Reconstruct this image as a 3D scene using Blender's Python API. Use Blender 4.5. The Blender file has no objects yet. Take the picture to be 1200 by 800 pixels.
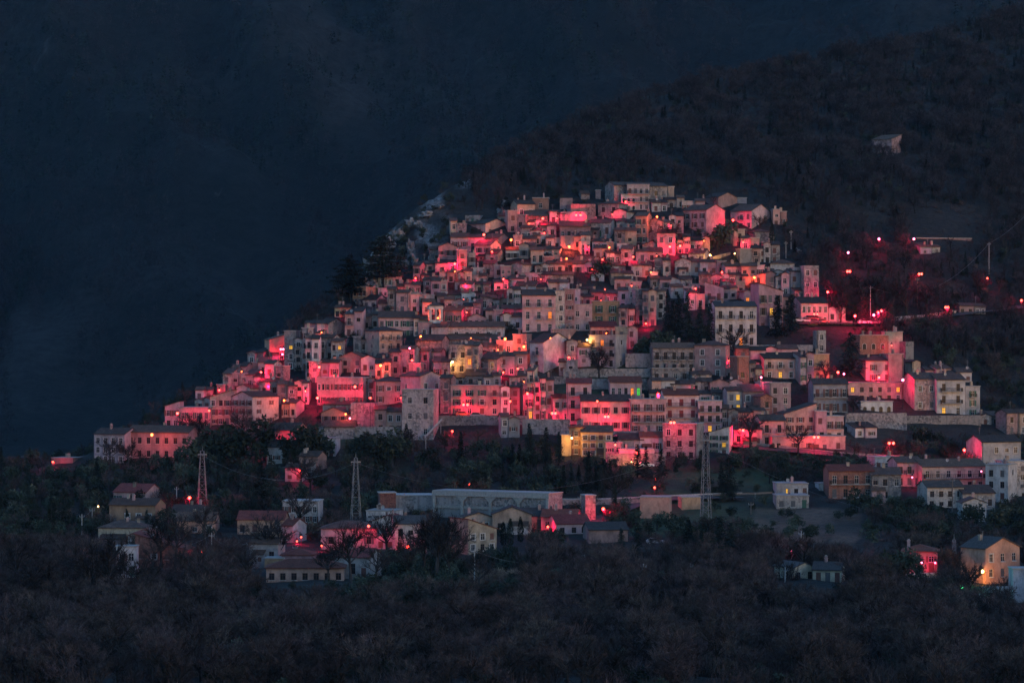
import bpy, bmesh, math, random
import numpy as np
from mathutils import Vector, Matrix, noise
R = random.Random(7)
NR = np.random.default_rng(7)
F = 3333.0                       # focal length in px of the 1200 px wide photograph
scene = bpy.context.scene
col = scene.collection

# ------------------------------------------------------------------ helpers
def tag(o, label=None, cat=None, group=None, kind=None):
    if label: o['label'] = label
    if cat: o['category'] = cat
    if group: o['group'] = group
    if kind: o['kind'] = kind
    return o

def link(o, parent=None):
    col.objects.link(o)
    if parent: o.parent = parent
    return o

def empty(name, loc=(0, 0, 0), rz=0.0):
    o = bpy.data.objects.new(name, None); o.location = loc; o.rotation_euler = (0, 0, rz)
    o.empty_display_size = 0.3
    return link(o)

def obj(name, me, parent=None, loc=(0, 0, 0), rz=0.0, scale=None):
    o = bpy.data.objects.new(name, me); o.location = loc; o.rotation_euler = (0, 0, rz)
    if scale: o.scale = scale
    return link(o, parent)

class MB:
    """collects polygons; build() welds them into one mesh"""
    def __init__(s): s.v = []; s.f = []; s.m = []
    def poly(s, pts, mi=0):
        n = len(s.v); s.v += [tuple(p) for p in pts]; s.f.append(tuple(range(n, n + len(pts)))); s.m.append(mi)
    def box(s, x0, x1, y0, y1, z0, z1, mi=0):
        a = [(x0,y0,z0),(x1,y0,z0),(x1,y1,z0),(x0,y1,z0),(x0,y0,z1),(x1,y0,z1),(x1,y1,z1),(x0,y1,z1)]
        for q in ((0,3,2,1),(4,5,6,7),(0,1,5,4),(1,2,6,5),(2,3,7,6),(3,0,4,7)): s.poly([a[i] for i in q], mi)
    def bar(s, p, q, r, mi=0, n=4, r2=None):
        p = Vector(p); q = Vector(q); d = (q - p)
        if d.length < 1e-6: return
        d.normalize(); a = d.orthogonal().normalized(); b = d.cross(a)
        r2 = r if r2 is None else r2
        ring = lambda c, rr: [c + (a*math.cos(t*2*math.pi/n) + b*math.sin(t*2*math.pi/n))*rr for t in range(n)]
        A, B = ring(p, r), ring(q, r2)
        for i in range(n): s.poly([A[i], A[(i+1)%n], B[(i+1)%n], B[i]], mi)
        s.poly(list(reversed(A)), mi); s.poly(B, mi)
    def prism(s, prof, axis, a, b, mi=0):
        """prof: list of (t,z); axis 'x': extruded along x with t=y ; 'y': extruded along y with t=x"""
        P = (lambda t, z, e: (e, t, z)) if axis == 'x' else (lambda t, z, e: (t, e, z))
        n = len(prof)
        for i in range(n):
            t0, z0 = prof[i]; t1, z1 = prof[(i+1)%n]
            s.poly([P(t0,z0,a), P(t1,z1,a), P(t1,z1,b), P(t0,z0,b)], mi)
        s.poly([P(t,z,a) for t, z in prof], mi); s.poly([P(t,z,b) for t, z in reversed(prof)], mi)
    def mesh(s, name, mats, weld=True, smooth=False):
        me = bpy.data.meshes.new(name); me.from_pydata(s.v, [], s.f)
        for m in mats: me.materials.append(m)
        me.polygons.foreach_set('material_index', s.m)
        bm = bmesh.new(); bm.from_mesh(me)
        if weld: bmesh.ops.remove_doubles(bm, verts=bm.verts, dist=1e-4)
        bmesh.ops.recalc_face_normals(bm, faces=bm.faces)
        bm.to_mesh(me); bm.free()
        if smooth: me.polygons.foreach_set('use_smooth', [True]*len(me.polygons))
        return me

# ------------------------------------------------------------------ materials
def newmat(name):
    m = bpy.data.materials.new(name); m.use_nodes = True
    nt = m.node_tree; b = nt.nodes['Principled BSDF']
    b.inputs['Specular IOR Level'].default_value = 0.2
    return m, nt, b
def N(nt, t, **k):
    n = nt.nodes.new(t)
    for a, v in k.items(): setattr(n, a, v)
    return n
def coords(nt, rnd=True):
    """object coordinates in metres, shifted by the object's random number so that no two walls repeat"""
    tc = N(nt, 'ShaderNodeTexCoord')
    if not rnd: return tc.outputs['Object']
    oi = N(nt, 'ShaderNodeObjectInfo'); mu = N(nt, 'ShaderNodeMath', operation='MULTIPLY'); mu.inputs[1].default_value = 173.0
    nt.links.new(oi.outputs['Random'], mu.inputs[0])
    va = N(nt, 'ShaderNodeVectorMath', operation='ADD')
    nt.links.new(tc.outputs['Object'], va.inputs[0]); nt.links.new(mu.outputs[0], va.inputs[1])
    return va.outputs[0]
def ramp(nt, src, stops):
    r = N(nt, 'ShaderNodeValToRGB'); e = r.color_ramp.elements
    while len(e) < len(stops): e.new(0.5)
    for i, (p, c) in enumerate(stops):
        e[i].position = p; e[i].color = (*c, 1) if len(c) == 3 else c
    nt.links.new(src, r.inputs[0]); return r.outputs[0]
def noise_t(nt, vec, scale, detail=4, rough=.6, stretch=None):
    if stretch:
        mp = N(nt, 'ShaderNodeMapping'); mp.inputs['Scale'].default_value = stretch
        nt.links.new(vec, mp.inputs[0]); vec = mp.outputs[0]
    n = N(nt, 'ShaderNodeTexNoise'); n.inputs['Scale'].default_value = scale
    n.inputs['Detail'].default_value = detail; n.inputs['Roughness'].default_value = rough
    nt.links.new(vec, n.inputs['Vector']); return n.outputs[0]
def mix(nt, fac, a, b, mode='MIX'):
    m = N(nt, 'ShaderNodeMix', data_type='RGBA', blend_type=mode)
    if isinstance(fac, (int, float)): m.inputs[0].default_value = fac
    else: nt.links.new(fac, m.inputs[0])
    for i, c in ((6, a), (7, b)):
        if isinstance(c, tuple): m.inputs[i].default_value = (*c, 1)
        else: nt.links.new(c, m.inputs[i])
    return m.outputs[2]
def vary(nt, c, hue=.02, val=.22):
    oi = N(nt, 'ShaderNodeObjectInfo'); h = N(nt, 'ShaderNodeHueSaturation')
    mr = N(nt, 'ShaderNodeMapRange'); mr.inputs[3].default_value = 1 - val; mr.inputs[4].default_value = 1 + val
    nt.links.new(oi.outputs['Random'], mr.inputs[0]); nt.links.new(mr.outputs[0], h.inputs['Value'])
    m2 = N(nt, 'ShaderNodeMath', operation='FRACT'); m3 = N(nt, 'ShaderNodeMath', operation='MULTIPLY'); m3.inputs[1].default_value = 7.31
    nt.links.new(oi.outputs['Random'], m3.inputs[0]); nt.links.new(m3.outputs[0], m2.inputs[0])
    mh = N(nt, 'ShaderNodeMapRange'); mh.inputs[3].default_value = .5 - hue; mh.inputs[4].default_value = .5 + hue
    nt.links.new(m2.outputs[0], mh.inputs[0]); nt.links.new(mh.outputs[0], h.inputs['Hue'])
    nt.links.new(c, h.inputs['Color']); return h.outputs[0]
def bump(nt, b, h, strength, dist):
    n = N(nt, 'ShaderNodeBump'); n.inputs['Strength'].default_value = strength; n.inputs['Distance'].default_value = dist
    nt.links.new(h, n.inputs['Height']); nt.links.new(n.outputs[0], b.inputs['Normal'])

def plaster(name, base, stain, rough=.9):
    base = tuple(x*.80 for x in base); stain = tuple(x*.66 for x in stain)
    m, nt, b = newmat(name); v = coords(nt)
    big = noise_t(nt, v, .35, 5, .65); streak = noise_t(nt, v, .9, 5, .7, (1.0, 1.0, .45)); fine = noise_t(nt, v, 3.5, 3)
    c = mix(nt, ramp(nt, big, [(.36, (0,0,0)), (.68, (1,1,1))]), base, stain)
    c = mix(nt, ramp(nt, streak, [(.48, (0,0,0)), (.74, (.8,.8,.8))]), c, tuple(x*.5 for x in stain))
    c = mix(nt, ramp(nt, fine, [(.35, (.35,.35,.35)), (.6, (0,0,0))]), c, tuple(x*.6 for x in base))
    nt.links.new(vary(nt, c, .02, .30), b.inputs['Base Color']); b.inputs['Roughness'].default_value = rough
    bump(nt, b, fine, .4, .05); return m
def stone(name, a, b_, c_, patch, cell=2.2):
    a, b_, c_, patch = (tuple(x*.74 for x in q) for q in (a, b_, c_, patch))
    m, nt, b = newmat(name); v = coords(nt)
    vo = N(nt, 'ShaderNodeTexVoronoi'); vo.inputs['Scale'].default_value = cell; nt.links.new(v, vo.inputs['Vector'])
    sep = N(nt, 'ShaderNodeSeparateColor'); nt.links.new(vo.outputs['Color'], sep.inputs[0])
    c = ramp(nt, sep.outputs[0], [(0, a), (.5, b_), (1, c_)])
    big = noise_t(nt, v, .28, 5, .65)
    c = mix(nt, ramp(nt, big, [(.46, (0,0,0)), (.6, (.9,.9,.9))]), c, patch)     # remains of old render
    streak = noise_t(nt, v, 1.0, 4, .6, (1.2, 1.2, .2))
    c = mix(nt, ramp(nt, streak, [(.5, (0,0,0)), (.8, (.7,.7,.7))]), c, tuple(x*.3 for x in a))
    nt.links.new(vary(nt, c, .015, .28), b.inputs['Base Color']); b.inputs['Roughness'].default_value = .95
    bump(nt, b, vo.outputs['Distance'], .7, .12); return m
def tiles(name, a, b_, c_):
    a, b_, c_ = (tuple(x*k for x, k in zip(q, (.92, .76, .68))) for q in (a, b_, c_))
    m, nt, b = newmat(name); v = coords(nt)
    big = noise_t(nt, v, .8, 6, .7); fine = noise_t(nt, v, 5.0, 3)
    c = ramp(nt, big, [(.3, a), (.52, b_), (.75, c_)])
    c = mix(nt, ramp(nt, fine, [(.4, (.6,.6,.6)), (.6, (0,0,0))]), c, tuple(x*.45 for x in a))
    nt.links.new(vary(nt, c, .012, .3), b.inputs['Base Color']); b.inputs['Roughness'].default_value = .85
    w = N(nt, 'ShaderNodeTexWave'); w.inputs['Scale'].default_value = 1.3; w.inputs['Distortion'].default_value = 1.0
    nt.links.new(v, w.inputs['Vector'])
    ad = N(nt, 'ShaderNodeMath', operation='ADD'); nt.links.new(w.outputs['Fac'], ad.inputs[0]); nt.links.new(fine, ad.inputs[1])
    bump(nt, b, ad.outputs[0], .7, .12); return m
def plain(name, c, rough=.6, metal=0.0, var=0.0):
    m, nt, b = newmat(name); b.inputs['Roughness'].default_value = rough; b.inputs['Metallic'].default_value = metal
    n = noise_t(nt, coords(nt), 2.2, 4)
    cc = mix(nt, ramp(nt, n, [(.35, (0,0,0)), (.75, (1,1,1))]), c, tuple(x*.6 for x in c))
    nt.links.new(vary(nt, cc, .01, var), b.inputs['Base Color']); return m
def glow(name, c, s):
    m, nt, b = newmat(name); b.inputs['Base Color'].default_value = (*[min(1, x) for x in c], 1)
    b.inputs['Emission Color'].default_value = (*c, 1); b.inputs['Emission Strength'].default_value = s
    try: m.cycles.emission_sampling = 'NONE'
    except Exception: pass
    return m

WALL = {
 'st': [stone('grey_stone_masonry', (.15,.14,.14), (.26,.24,.23), (.40,.36,.34), (.40,.35,.34)),
        stone('dark_stone_masonry', (.10,.095,.10), (.20,.18,.18), (.32,.29,.28), (.28,.26,.26)),
        stone('pale_stone_masonry', (.20,.18,.17), (.34,.31,.29), (.48,.43,.40), (.46,.41,.38))],
 'sr': [stone('reddish_stone_masonry', (.17,.12,.11), (.30,.20,.185), (.42,.30,.28), (.46,.30,.29)),
        plaster('worn_rose_render', (.42,.27,.265), (.24,.17,.165))],
 'w': [plaster('whitewashed_render', (.62,.59,.59), (.40,.37,.37)), plaster('off_white_render', (.54,.50,.49), (.34,.31,.30))],
 'c': [plaster('cream_render', (.55,.44,.34), (.33,.26,.21)), plaster('beige_render', (.48,.37,.29), (.28,.22,.18))],
 'p': [plaster('pink_render', (.56,.34,.36), (.38,.24,.25)), plaster('pale_pink_render', (.60,.42,.43), (.42,.29,.30)), plaster('salmon_render', (.56,.35,.31), (.36,.23,.21))],
 'o': [plaster('ochre_render', (.50,.30,.20), (.33,.20,.145))],
 'y': [plaster('yellow_render', (.52,.40,.22), (.36,.27,.16))],
 'g': [plaster('grey_render', (.36,.36,.40), (.24,.24,.27)), plaster('cement_render', (.32,.30,.30), (.20,.19,.19))],
 'b': [stone('brickwork', (.17,.075,.06), (.26,.115,.09), (.34,.16,.12), (.28,.14,.115), 3.5)],
}
ROOF = {
 't': [tiles('weathered_roof_tiles', (.050,.038,.036), (.095,.072,.066), (.19,.15,.135)), tiles('dark_roof_tiles', (.038,.031,.031), (.068,.055,.052), (.13,.105,.097)),
       tiles('brown_roof_tiles', (.075,.05,.042), (.115,.08,.068), (.17,.125,.105))],
 'r': [tiles('red_roof_tiles', (.13,.04,.035), (.20,.06,.05), (.26,.10,.085))],
 'd': [tiles('slate_roof', (.05,.05,.056), (.07,.07,.078), (.10,.10,.108))],
}
M = dict(
 glass=None, frame_w=plain('white_window_frame', (.42,.40,.39)), frame_b=plain('brown_window_frame', (.10,.06,.045)),
 sh_br=plain('brown_shutter', (.13,.06,.05)), sh_gr=plain('green_shutter', (.04,.10,.07)), sh_gy=plain('grey_shutter', (.10,.095,.10)), sh_rd=plain('dark_red_shutter', (.20,.035,.04)),
 sill=plain('stone_sill', (.45,.42,.40)), iron=plain('dark_iron', (.03,.03,.033), .5, .6), conc=plain('concrete', (.30,.285,.27), .9, 0, .2),
 steel=plain('galvanised_steel', (.21,.215,.225), .7, .2), wood=plain('timber_pole', (.14,.11,.095), .9), tarp=plain('blue_tarpaulin', (.03,.10,.30), .7),
 rail=plain('painted_railing', (.36,.34,.33), .7), plastic=plain('dish_white', (.32,.31,.31), .7),
)
m, nt, b = newmat('window_glass'); b.inputs['Base Color'].default_value = (.012,.013,.018,1); b.inputs['Roughness'].default_value = .25; b.inputs['Specular IOR Level'].default_value = .12; M['glass'] = m
M['lit_y'] = glow('warm_lit_glass', (1.0, .50, .06), .12)
M['lit_o'] = glow('orange_lit_glass', (1.0, .25, .04), .16)
M['lit_g'] = glow('green_lit_glass', (.12, .9, .10), .07)
SKY_STRENGTH, SUN_STRENGTH, EXPOSURE, HAZE, HAZE_COL = .15, .06, 2.5, 0.000023, (.34, .70, .96)
LAMP_W, BULB_E = 350, 1.0
# ------------------------------------------------------------------ the lie of the land
GP = [(1500,60),(900,330),(800,400),(700,540),(660,610),(620,660),(600,685),(560,722),(540,740),(500,768),(450,797),(400,828),(350,860),(300,890),(250,918),(220,936),(180,985),(130,1050),(80,1120),(15,1230),(-60,1380),(-160,1600)]
GP.sort(); GPY = np.array([a for a, _ in GP], float); GD = np.array([b for _, b in GP], float)
SKY = [(-700,585),(-250,560),(-100,548),(0,545),(60,544),(105,532),(150,508),(190,484),(250,456),(300,420),(340,395),(380,366),(400,346),(420,318),(440,288),(460,266),(480,250),(500,236),(530,218),(560,201),(600,181),(640,162),(700,139),(740,124),(800,102),(850,90),(900,82),(950,75),(1000,64),(1050,54),(1100,44),(1150,30),(1200,14),(1300,-20),(1450,-60),(1900,-120)]
SKX = [a for a, _ in SKY]; SKV = [b for _, b in SKY]
def sky_py(px): return float(np.interp(px, SKX, SKV))
def bulge(px, py):
    f = min(1.0, max(0.0, (640 - py)/90.0))
    return ((px - 650)/550.0)**2*32*f
def G(px, py): return float(np.interp(py, GPY, GD)) + bulge(px, py)     # distance of the ground seen at a photo point
PYS = np.arange(-160, 1500, 4.0)
_cols = {}
def colD(px):
    k = round(px)
    if k not in _cols:
        d = np.interp(PYS, GPY, GD) + np.array([bulge(k, y) for y in PYS])
        _cols[k] = (d[::-1].copy(), PYS[::-1].copy())
    return _cols[k]
def fbm(x, y, f, o=4, seed=0.0): return noise.fractal(Vector((x*f, y*f, seed)), 1.0, 2.0, o)
def ground_z(px, D, rough=True):
    """height of the land (camera = 0) in the direction px at distance D"""
    d, p = colD(px); sp = sky_py(px); Ds = float(np.interp(sp, PYS, d[::-1]))
    if D <= 62: z = np.interp(D, [0, 20, 62], [-1.8, -7.5, -1100*62/F])
    elif D <= Ds: z = (400 - float(np.interp(D, d, p)))*D/F
    else:
        t = D - Ds; z = (400 - sp)*Ds/F - .62*t + 9*(1 - math.exp(-t/16.0))
        z = max(z, -75 + 6*fbm(px, D, .01))
    if rough and D > 62:
        x = (px - 600)*D/F; z += 1.1*fbm(x, D, .045, 4, 3.0)
    return float(z)
def pt(px, py, D): s = D/F; return Vector(((px - 600)*s, D, (400 - py)*s))
def on_ground(px, D): return Vector(((px - 600)*D/F, D, ground_z(px, D)))

HULL = [(188,500),(250,450),(330,390),(405,335),(470,312),(520,258),(600,232),(705,210),(800,222),(915,240),(925,285),(962,305),(972,350),(1000,382),(1060,385),(1085,428),(1150,435),(1150,488),(1062,486),(1000,530),(860,527),(820,540),(660,540),(600,508),(500,515),(400,505),(260,510)]
def inhull(x, y, poly=HULL):
    c = False; j = len(poly) - 1
    for i in range(len(poly)):
        xi, yi = poly[i]; xj, yj = poly[j]
        if (yi > y) != (yj > y) and x < (xj - xi)*(y - yi)/(yj - yi) + xi: c = not c
        j = i
    return c

# ground sheet: one surface from the camera's own hillside to the valley behind the ridge
def build_ground():
    pxs = list(np.arange(-700, -200, 50)) + list(np.arange(-200, 1400, 6.0)) + list(np.arange(1400, 1901, 50))
    Ds = [0.0, 10, 20, 40, 62, 90, 130, 180, 240, 300, 350] + list(np.arange(380, 1120, 5.0)) + list(np.arange(1120, 1500, 14.0)) + [1520, 1600, 1750, 1900, 2100]
    verts = []; patch = []
    for D in Ds:
        for px in pxs:
            k = px; v = on_ground(k, D) if D > 0 else Vector((0, 0, -1.8))
            py = 400 - v.z*F/max(D, 1)
            n = fbm(v.x, v.y, .03, 4, 9.0)
            g = b_ = rk = 0.0
            if 740 < px < 905 and 545 < py < 628: g = min(1, max(0, .75 + n*1.3))          # mown slope
            if 180 < px < 480 and 500 < py < 560: g = max(g, .45 + n)
            if 600 < px < 900 and 430 < py < 470: g = max(g, .3 + n)
            if 880 < px < 1012 and 596 < py < 634: b_ = min(1, max(0, .8 + n*1.6))         # dry brown field
            if 855 < px < 1064 and 505 < py < 548: b_ = max(b_, .35)
            sp = sky_py(px)
            if 415 < px < 560 and py < sp + 85 and py > sp - 3:                           # limestone ribs on the ridge
                r = fbm(v.x*1.3 + v.z*.8, v.z*.7, .11, 5, 21.0)
                rib = max(0, 1 - abs(py - sp - 6 - 5*r)/9) + .8*max(0, 1 - abs((px - 500) + .42*(py - 262) + 14*r)/8)*(py < 320)
                rk = min(1, max(0, (r + .02 - (py - sp)/85*.30)*2.6, rib*(.55 + 2.4*r)))
            verts.append(v); patch.append((g, b_, rk, 1))
    nx = len(pxs); faces = []
    for j in range(len(Ds) - 1):
        for i in range(nx - 1):
            a = j*nx + i
            faces.append((a, a+1, a+nx+1, a+nx))
    me = bpy.data.meshes.new('ground'); me.from_pydata(verts, [], faces)
    at = me.color_attributes.new('cover', 'FLOAT_COLOR', 'POINT')
    at.data.foreach_set('color', np.array(patch, np.float32).ravel())
    bm = bmesh.new(); bm.from_mesh(me); bmesh.ops.remove_doubles(bm, verts=bm.verts, dist=1e-3); bmesh.ops.recalc_face_normals(bm, faces=bm.faces); bm.to_mesh(me); bm.free()
    me.polygons.foreach_set('use_smooth', [True]*len(me.polygons))
    m, nt, b = newmat('earth_and_leaf_litter'); v = coords(nt, False)
    big = noise_t(nt, v, .05, 6, .65); fine = noise_t(nt, v, .6, 5, .7)
    c = ramp(nt, big, [(.3, (.022,.022,.022)), (.5, (.034,.031,.030)), (.72, (.048,.041,.037))])
    c = mix(nt, ramp(nt, fine, [(.35, (.7,.7,.7)), (.65, (0,0,0))]), c, (.014,.014,.015))
    ca = N(nt, 'ShaderNodeVertexColor', layer_name='cover'); sp = N(nt, 'ShaderNodeSeparateColor'); nt.links.new(ca.outputs[0], sp.inputs[0])
    fade = ramp(nt, fine, [(.3, (.35,.35,.35)), (.6, (1,1,1))])
    def msk(ch):
        mu = N(nt, 'ShaderNodeMix', data_type='RGBA', blend_type='MULTIPLY'); mu.inputs[0].default_value = 1
        nt.links.new(sp.outputs[ch], mu.inputs[6]); nt.links.new(fade, mu.inputs[7]); return mu.outputs[2]
    c = mix(nt, msk(0), c, (.055,.075,.035)); c = mix(nt, msk(1), c, (.15,.095,.07))
    rock = ramp(nt, noise_t(nt, v, .5, 6, .75, (1.6, 1, .8)), [(.36, (.04,.037,.038)), (.50, (.17,.155,.155)), (.70, (.34,.31,.31))])
    c = mix(nt, sp.outputs[2], c, rock)
    nt.links.new(c, b.inputs['Base Color']); b.inputs['Roughness'].default_value = 1; bump(nt, b, fine, 1.0, 1.2)
    me.materials.append(m)
    o = obj('ground', me); o['kind'] = 'structure'
build_ground()

# far mountains: two real ranges behind the valley
def forest_mat(name, a, b_, c_, rockc=None):
    m, nt, b = newmat(name); v = coords(nt, False)
    big = noise_t(nt, v, .004, 7, .62); fine = noise_t(nt, v, .09, 6, .75)
    c = ramp(nt, big, [(.3, a), (.5, b_), (.7, c_)])
    c = mix(nt, ramp(nt, fine, [(.36, (.8,.8,.8)), (.62, (0,0,0))]), c, tuple(x*.35 for x in a))
    if rockc:
        rk = noise_t(nt, v, .006, 6, .7, (1, 1, .45))
        c = mix(nt, ramp(nt, rk, [(.66, (0,0,0)), (.73, (.8,.8,.8))]), c, rockc)
    nt.links.new(c, b.inputs['Base Color']); b.inputs['Roughness'].default_value = 1; bump(nt, b, fine, 1.0, 7.0); return m
def sheet(name, pxs, rows, fn, mat):
    verts = [fn(px, t) for t in rows for px in pxs]; nx = len(pxs)
    faces = [(j*nx+i, j*nx+i+1, (j+1)*nx+i+1, (j+1)*nx+i) for j in range(len(rows)-1) for i in range(nx-1)]
    me = bpy.data.meshes.new(name); me.from_pydata(verts, [], faces); me.materials.append(mat)
    me.polygons.foreach_set('use_smooth', [True]*len(me.polygons))
    o = obj(name, me); o['kind'] = 'structure'; return o
def ridged(x, y, f, seed): return 1 - abs(noise.fractal(Vector((x*f, y*f, seed)), 1.0, 2.0, 5))
def mtn_z(px, D):
    x = (px - 600)*D/F
    z = float(np.interp(D, [1500, 1850, 2150, 2450, 2800, 3200, 4000, 6000], [-90, -75, 40, 215, 400, 570, 760, 900]))
    k = min(1, max(0, (D - 1750)/500))
    z += k*(85*fbm(x, D, .0013, 3, 5.0) + 125*(ridged(x*1.0 + D*.35, D*.35, .0032, 2.0) - .7) + 14*fbm(x, D, .012, 4, 8.0))
    return z
M['far'] = forest_mat('far_forest_slope', (.003,.005,.006), (.012,.014,.015), (.036,.036,.037), (.10,.10,.104))
mtn = sheet('mountain', list(np.arange(-900, 2101, 10.0)), [1500 + 30*i for i in range(150)], lambda px, D: ((px-600)*D/F, D, mtn_z(px, D)), M['far'])
# wooded spur on the left, between the village hill and the mountain
SPX = [-900,-300,-100,0,80,160,240,320,400,480,560,640,800]; SPV = [150,225,260,282,308,345,388,432,474,512,545,572,620]
def spur_z(px, D):
    x = (px - 600)*D/F; sp = float(np.interp(px, SPX, SPV))
    Dk = 2250 + .25*(px - 100)
    zc = (400 - sp)*Dk/F
    z = zc - (Dk - D)*.52 if D < Dk else zc - (D - Dk)*.6
    z += 10*fbm(x, D, .009, 4, 31.0) + 22*(ridged(x*.8 + D*.5, D*.3, .006, 12.0) - .7)*(1 if D < Dk else .3)
    return max(z, -95 + 5*fbm(x, D, .01))
spur = sheet('hill', list(np.arange(-900, 801, 10.0)), [1780 + 12*i for i in range(60)], lambda px, D: ((px-600)*D/F, D, spur_z(px, D)), M['far'])
# ------------------------------------------------------------------ shared window, balcony and roof furniture meshes
def win_mesh(name, glass, frame, shut=None, closed=False, surround=None, bars=1):
    """unit window: x -.5...5, z 0..1, set in a recess (y = 0 is the wall face, + is inwards)"""
    b = MB(); y = .5
    if closed:
        b.box(-.5, .5, .25, .45, 0, 1, 2)
        for k in range(1, 8): b.box(-.47, .47, .20, .25, k/8 - .02, k/8 + .03, 2)
        b.box(-.02, .02, .15, .25, 0, 1, 2)
    else:
        b.poly([(-.5, y, 0), (.5, y, 0), (.5, y, 1), (-.5, y, 1)], 0)
        for x0, x1 in ((-.5, -.42), (.42, .5)): b.box(x0, x1, .3, .49, 0, 1, 1)
        for z0, z1 in ((0, .06), (.95, 1)): b.box(-.42, .42, .3, .49, z0, z1, 1)
        if bars: b.box(-.035, .035, .32, .49, .06, .95, 1); b.box(-.42, .42, .34, .49, .63, .67, 1)
    b.box(-.62, .62, -.9, .3, -.07, 0, 3)
    if surround:
        b.box(-.68, -.5, -.25, .1, 0, 1.1, 3); b.box(.5, .68, -.25, .1, 0, 1.1, 3); b.box(-.5, .5, -.25, .1, 1.0, 1.1, 3)
    if shut and not closed:
        for s in (-1, 1):
            a, c = sorted((s*.53, s*1.0)); b.box(a, c, -.35, -.08, 0, 1, 2)
            for k in range(1, 6): b.box(a + .04, c - .04, -.42, -.35, k/6 - .03, k/6 + .03, 2)
    return b.mesh(name, [glass, frame, shut or frame, M['sill']], weld=False)
def arch_mesh(name, glass, frame):
    b = MB(); n = 8
    arc = [(math.cos(math.pi*i/n)*.5, .7 + math.sin(math.pi*i/n)*.3) for i in range(n + 1)]
    b.poly([(-.5, -.10, 0), (.5, -.10, 0)] + [(x, -.10, z) for x, z in arc], 0)
    for (xa, za), (xb, zb) in zip([(.5, 0)] + arc + [], arc + [(-.5, 0)]):
        f = 1.22; q = lambda x, z: (x*f, (z - .35)*1.12 + .35 if z > .1 else 0)
        (xc, zc), (xd, zd) = q(xa, za), q(xb, zb)
        b.poly([(xa,-.4,za),(xb,-.4,zb),(xd,-.4,zd),(xc,-.4,zc)], 1); b.poly([(xa,-.4,za),(xb,-.4,zb),(xb,.0,zb),(xa,.0,za)], 1); b.poly([(xc,-.4,zc),(xd,-.4,zd),(xd,.0,zd),(xc,.0,zc)], 1)
    b.poly([(.5, .0, 0), (-.5, .0, 0)] + [(x, .0, z) for x, z in reversed(arc)], 0)
    return b.mesh(name, [glass, frame], weld=False)
W = dict(
  plain=win_mesh('window_plain', M['glass'], M['frame_b']), white=win_mesh('window_white', M['glass'], M['frame_w']),
  surr=win_mesh('window_surround', M['glass'], M['frame_w'], None, False, True),
  brown=win_mesh('window_brown_shutters', M['glass'], M['frame_w'], M['sh_br']), green=win_mesh('window_green_shutters', M['glass'], M['frame_w'], M['sh_gr']),
  grey=win_mesh('window_grey_shutters', M['glass'], M['frame_b'], M['sh_gy']), red=win_mesh('window_red_shutters', M['glass'], M['frame_b'], M['sh_rd']),
  cbrown=win_mesh('window_closed_brown', M['glass'], M['frame_b'], M['sh_br'], True), cgreen=win_mesh('window_closed_green', M['glass'], M['frame_b'], M['sh_gr'], True),
  cgrey=win_mesh('window_closed_grey', M['glass'], M['frame_b'], M['sh_gy'], True), cred=win_mesh('window_closed_red', M['glass'], M['frame_b'], M['sh_rd'], True),
  lity=win_mesh('window_lit', M['lit_y'], M['frame_b']), lito=win_mesh('window_lit_orange', M['lit_o'], M['frame_b']), litg=win_mesh('window_lit_green', M['lit_g'], M['frame_b']),
  arch=arch_mesh('window_arched', M['glass'], M['sill']))
_b = MB(); _b.box(-.5, .5, -.95, 0, -.16, 0, 0); BALC = _b.mesh('balcony_slab', [M['conc']])
def railing(n):
    b = MB(); b.box(-.5, .5, -.95, -.90, .93, 1.0)
    for k in range(n + 1):
        x = -.5 + k/n; b.box(x - .012/ max(1, n/8), x + .012/max(1, n/8), -.94, -.91, 0, .93)
    for s in (-.5, .5): b.box(s - .006, s + .006, -.9, 0, .93, 1.0); 
    for s in (-.49, .49):
        for k in range(5): b.box(s - .008, s + .008, -.85 + k*.2, -.82 + k*.2, 0, .93)
    return b.mesh('balcony_railing', [M['iron']], weld=False)
RAILS, RAILL = railing(9), railing(34)
_b = MB(); _b.box(-.28, .28, -.28, .28, -1.3, 1.0, 0); _b.box(-.36, .36, -.36, .36, 1.0, 1.12, 0); _b.box(-.2, .2, -.2, .2, 1.12, 1.4, 1)
CHIM = _b.mesh('chimney_stack', [WALL['sr'][0], M['conc']], weld=False); _b = MB(); _b.box(-.35, .35, -.3, .3, -1.3, .9, 0); _b.box(-.42, .42, -.38, .38, .9, 1.0, 0); CHIM2 = _b.mesh('rendered_chimney', [WALL['c'][1]], weld=False)
_b = MB(); _b.bar((0,0,-.4), (0,0,2.2), .035)
for k, z in enumerate((2.1, 1.8, 1.5)): _b.bar((-.55 + k*.1, 0, z), (.55 - k*.1, 0, z), .02)
AERIAL = _b.mesh('roof_aerial', [M['steel']], weld=False)
_b = MB()
for i in range(8):
    a, c = i*math.pi/4, (i+1)*math.pi/4
    _b.poly([(0, .12, .6), (.45*math.cos(a), 0, .6 + .45*math.sin(a)), (.45*math.cos(c), 0, .6 + .45*math.sin(c))])
_b.bar((0, .1, .6), (0, .2, -.3), .03); DISH = _b.mesh('satellite_dish', [M['plastic']], weld=False)
_b = MB(); _b.box(-.05, .05, -.12, -.02, 0, 1); PIPE = _b.mesh('drainpipe', [M['iron']])
_b = MB(); _b.box(-.5, .5, .15, .3, 0, 1, 0)
for k in range(1, 10): _b.box(-.48, .48, .1, .15, k/10 - .012, k/10 + .012, 0)
GARAGE = _b.mesh('garage_door', [M['sh_br']], weld=False)

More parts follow.
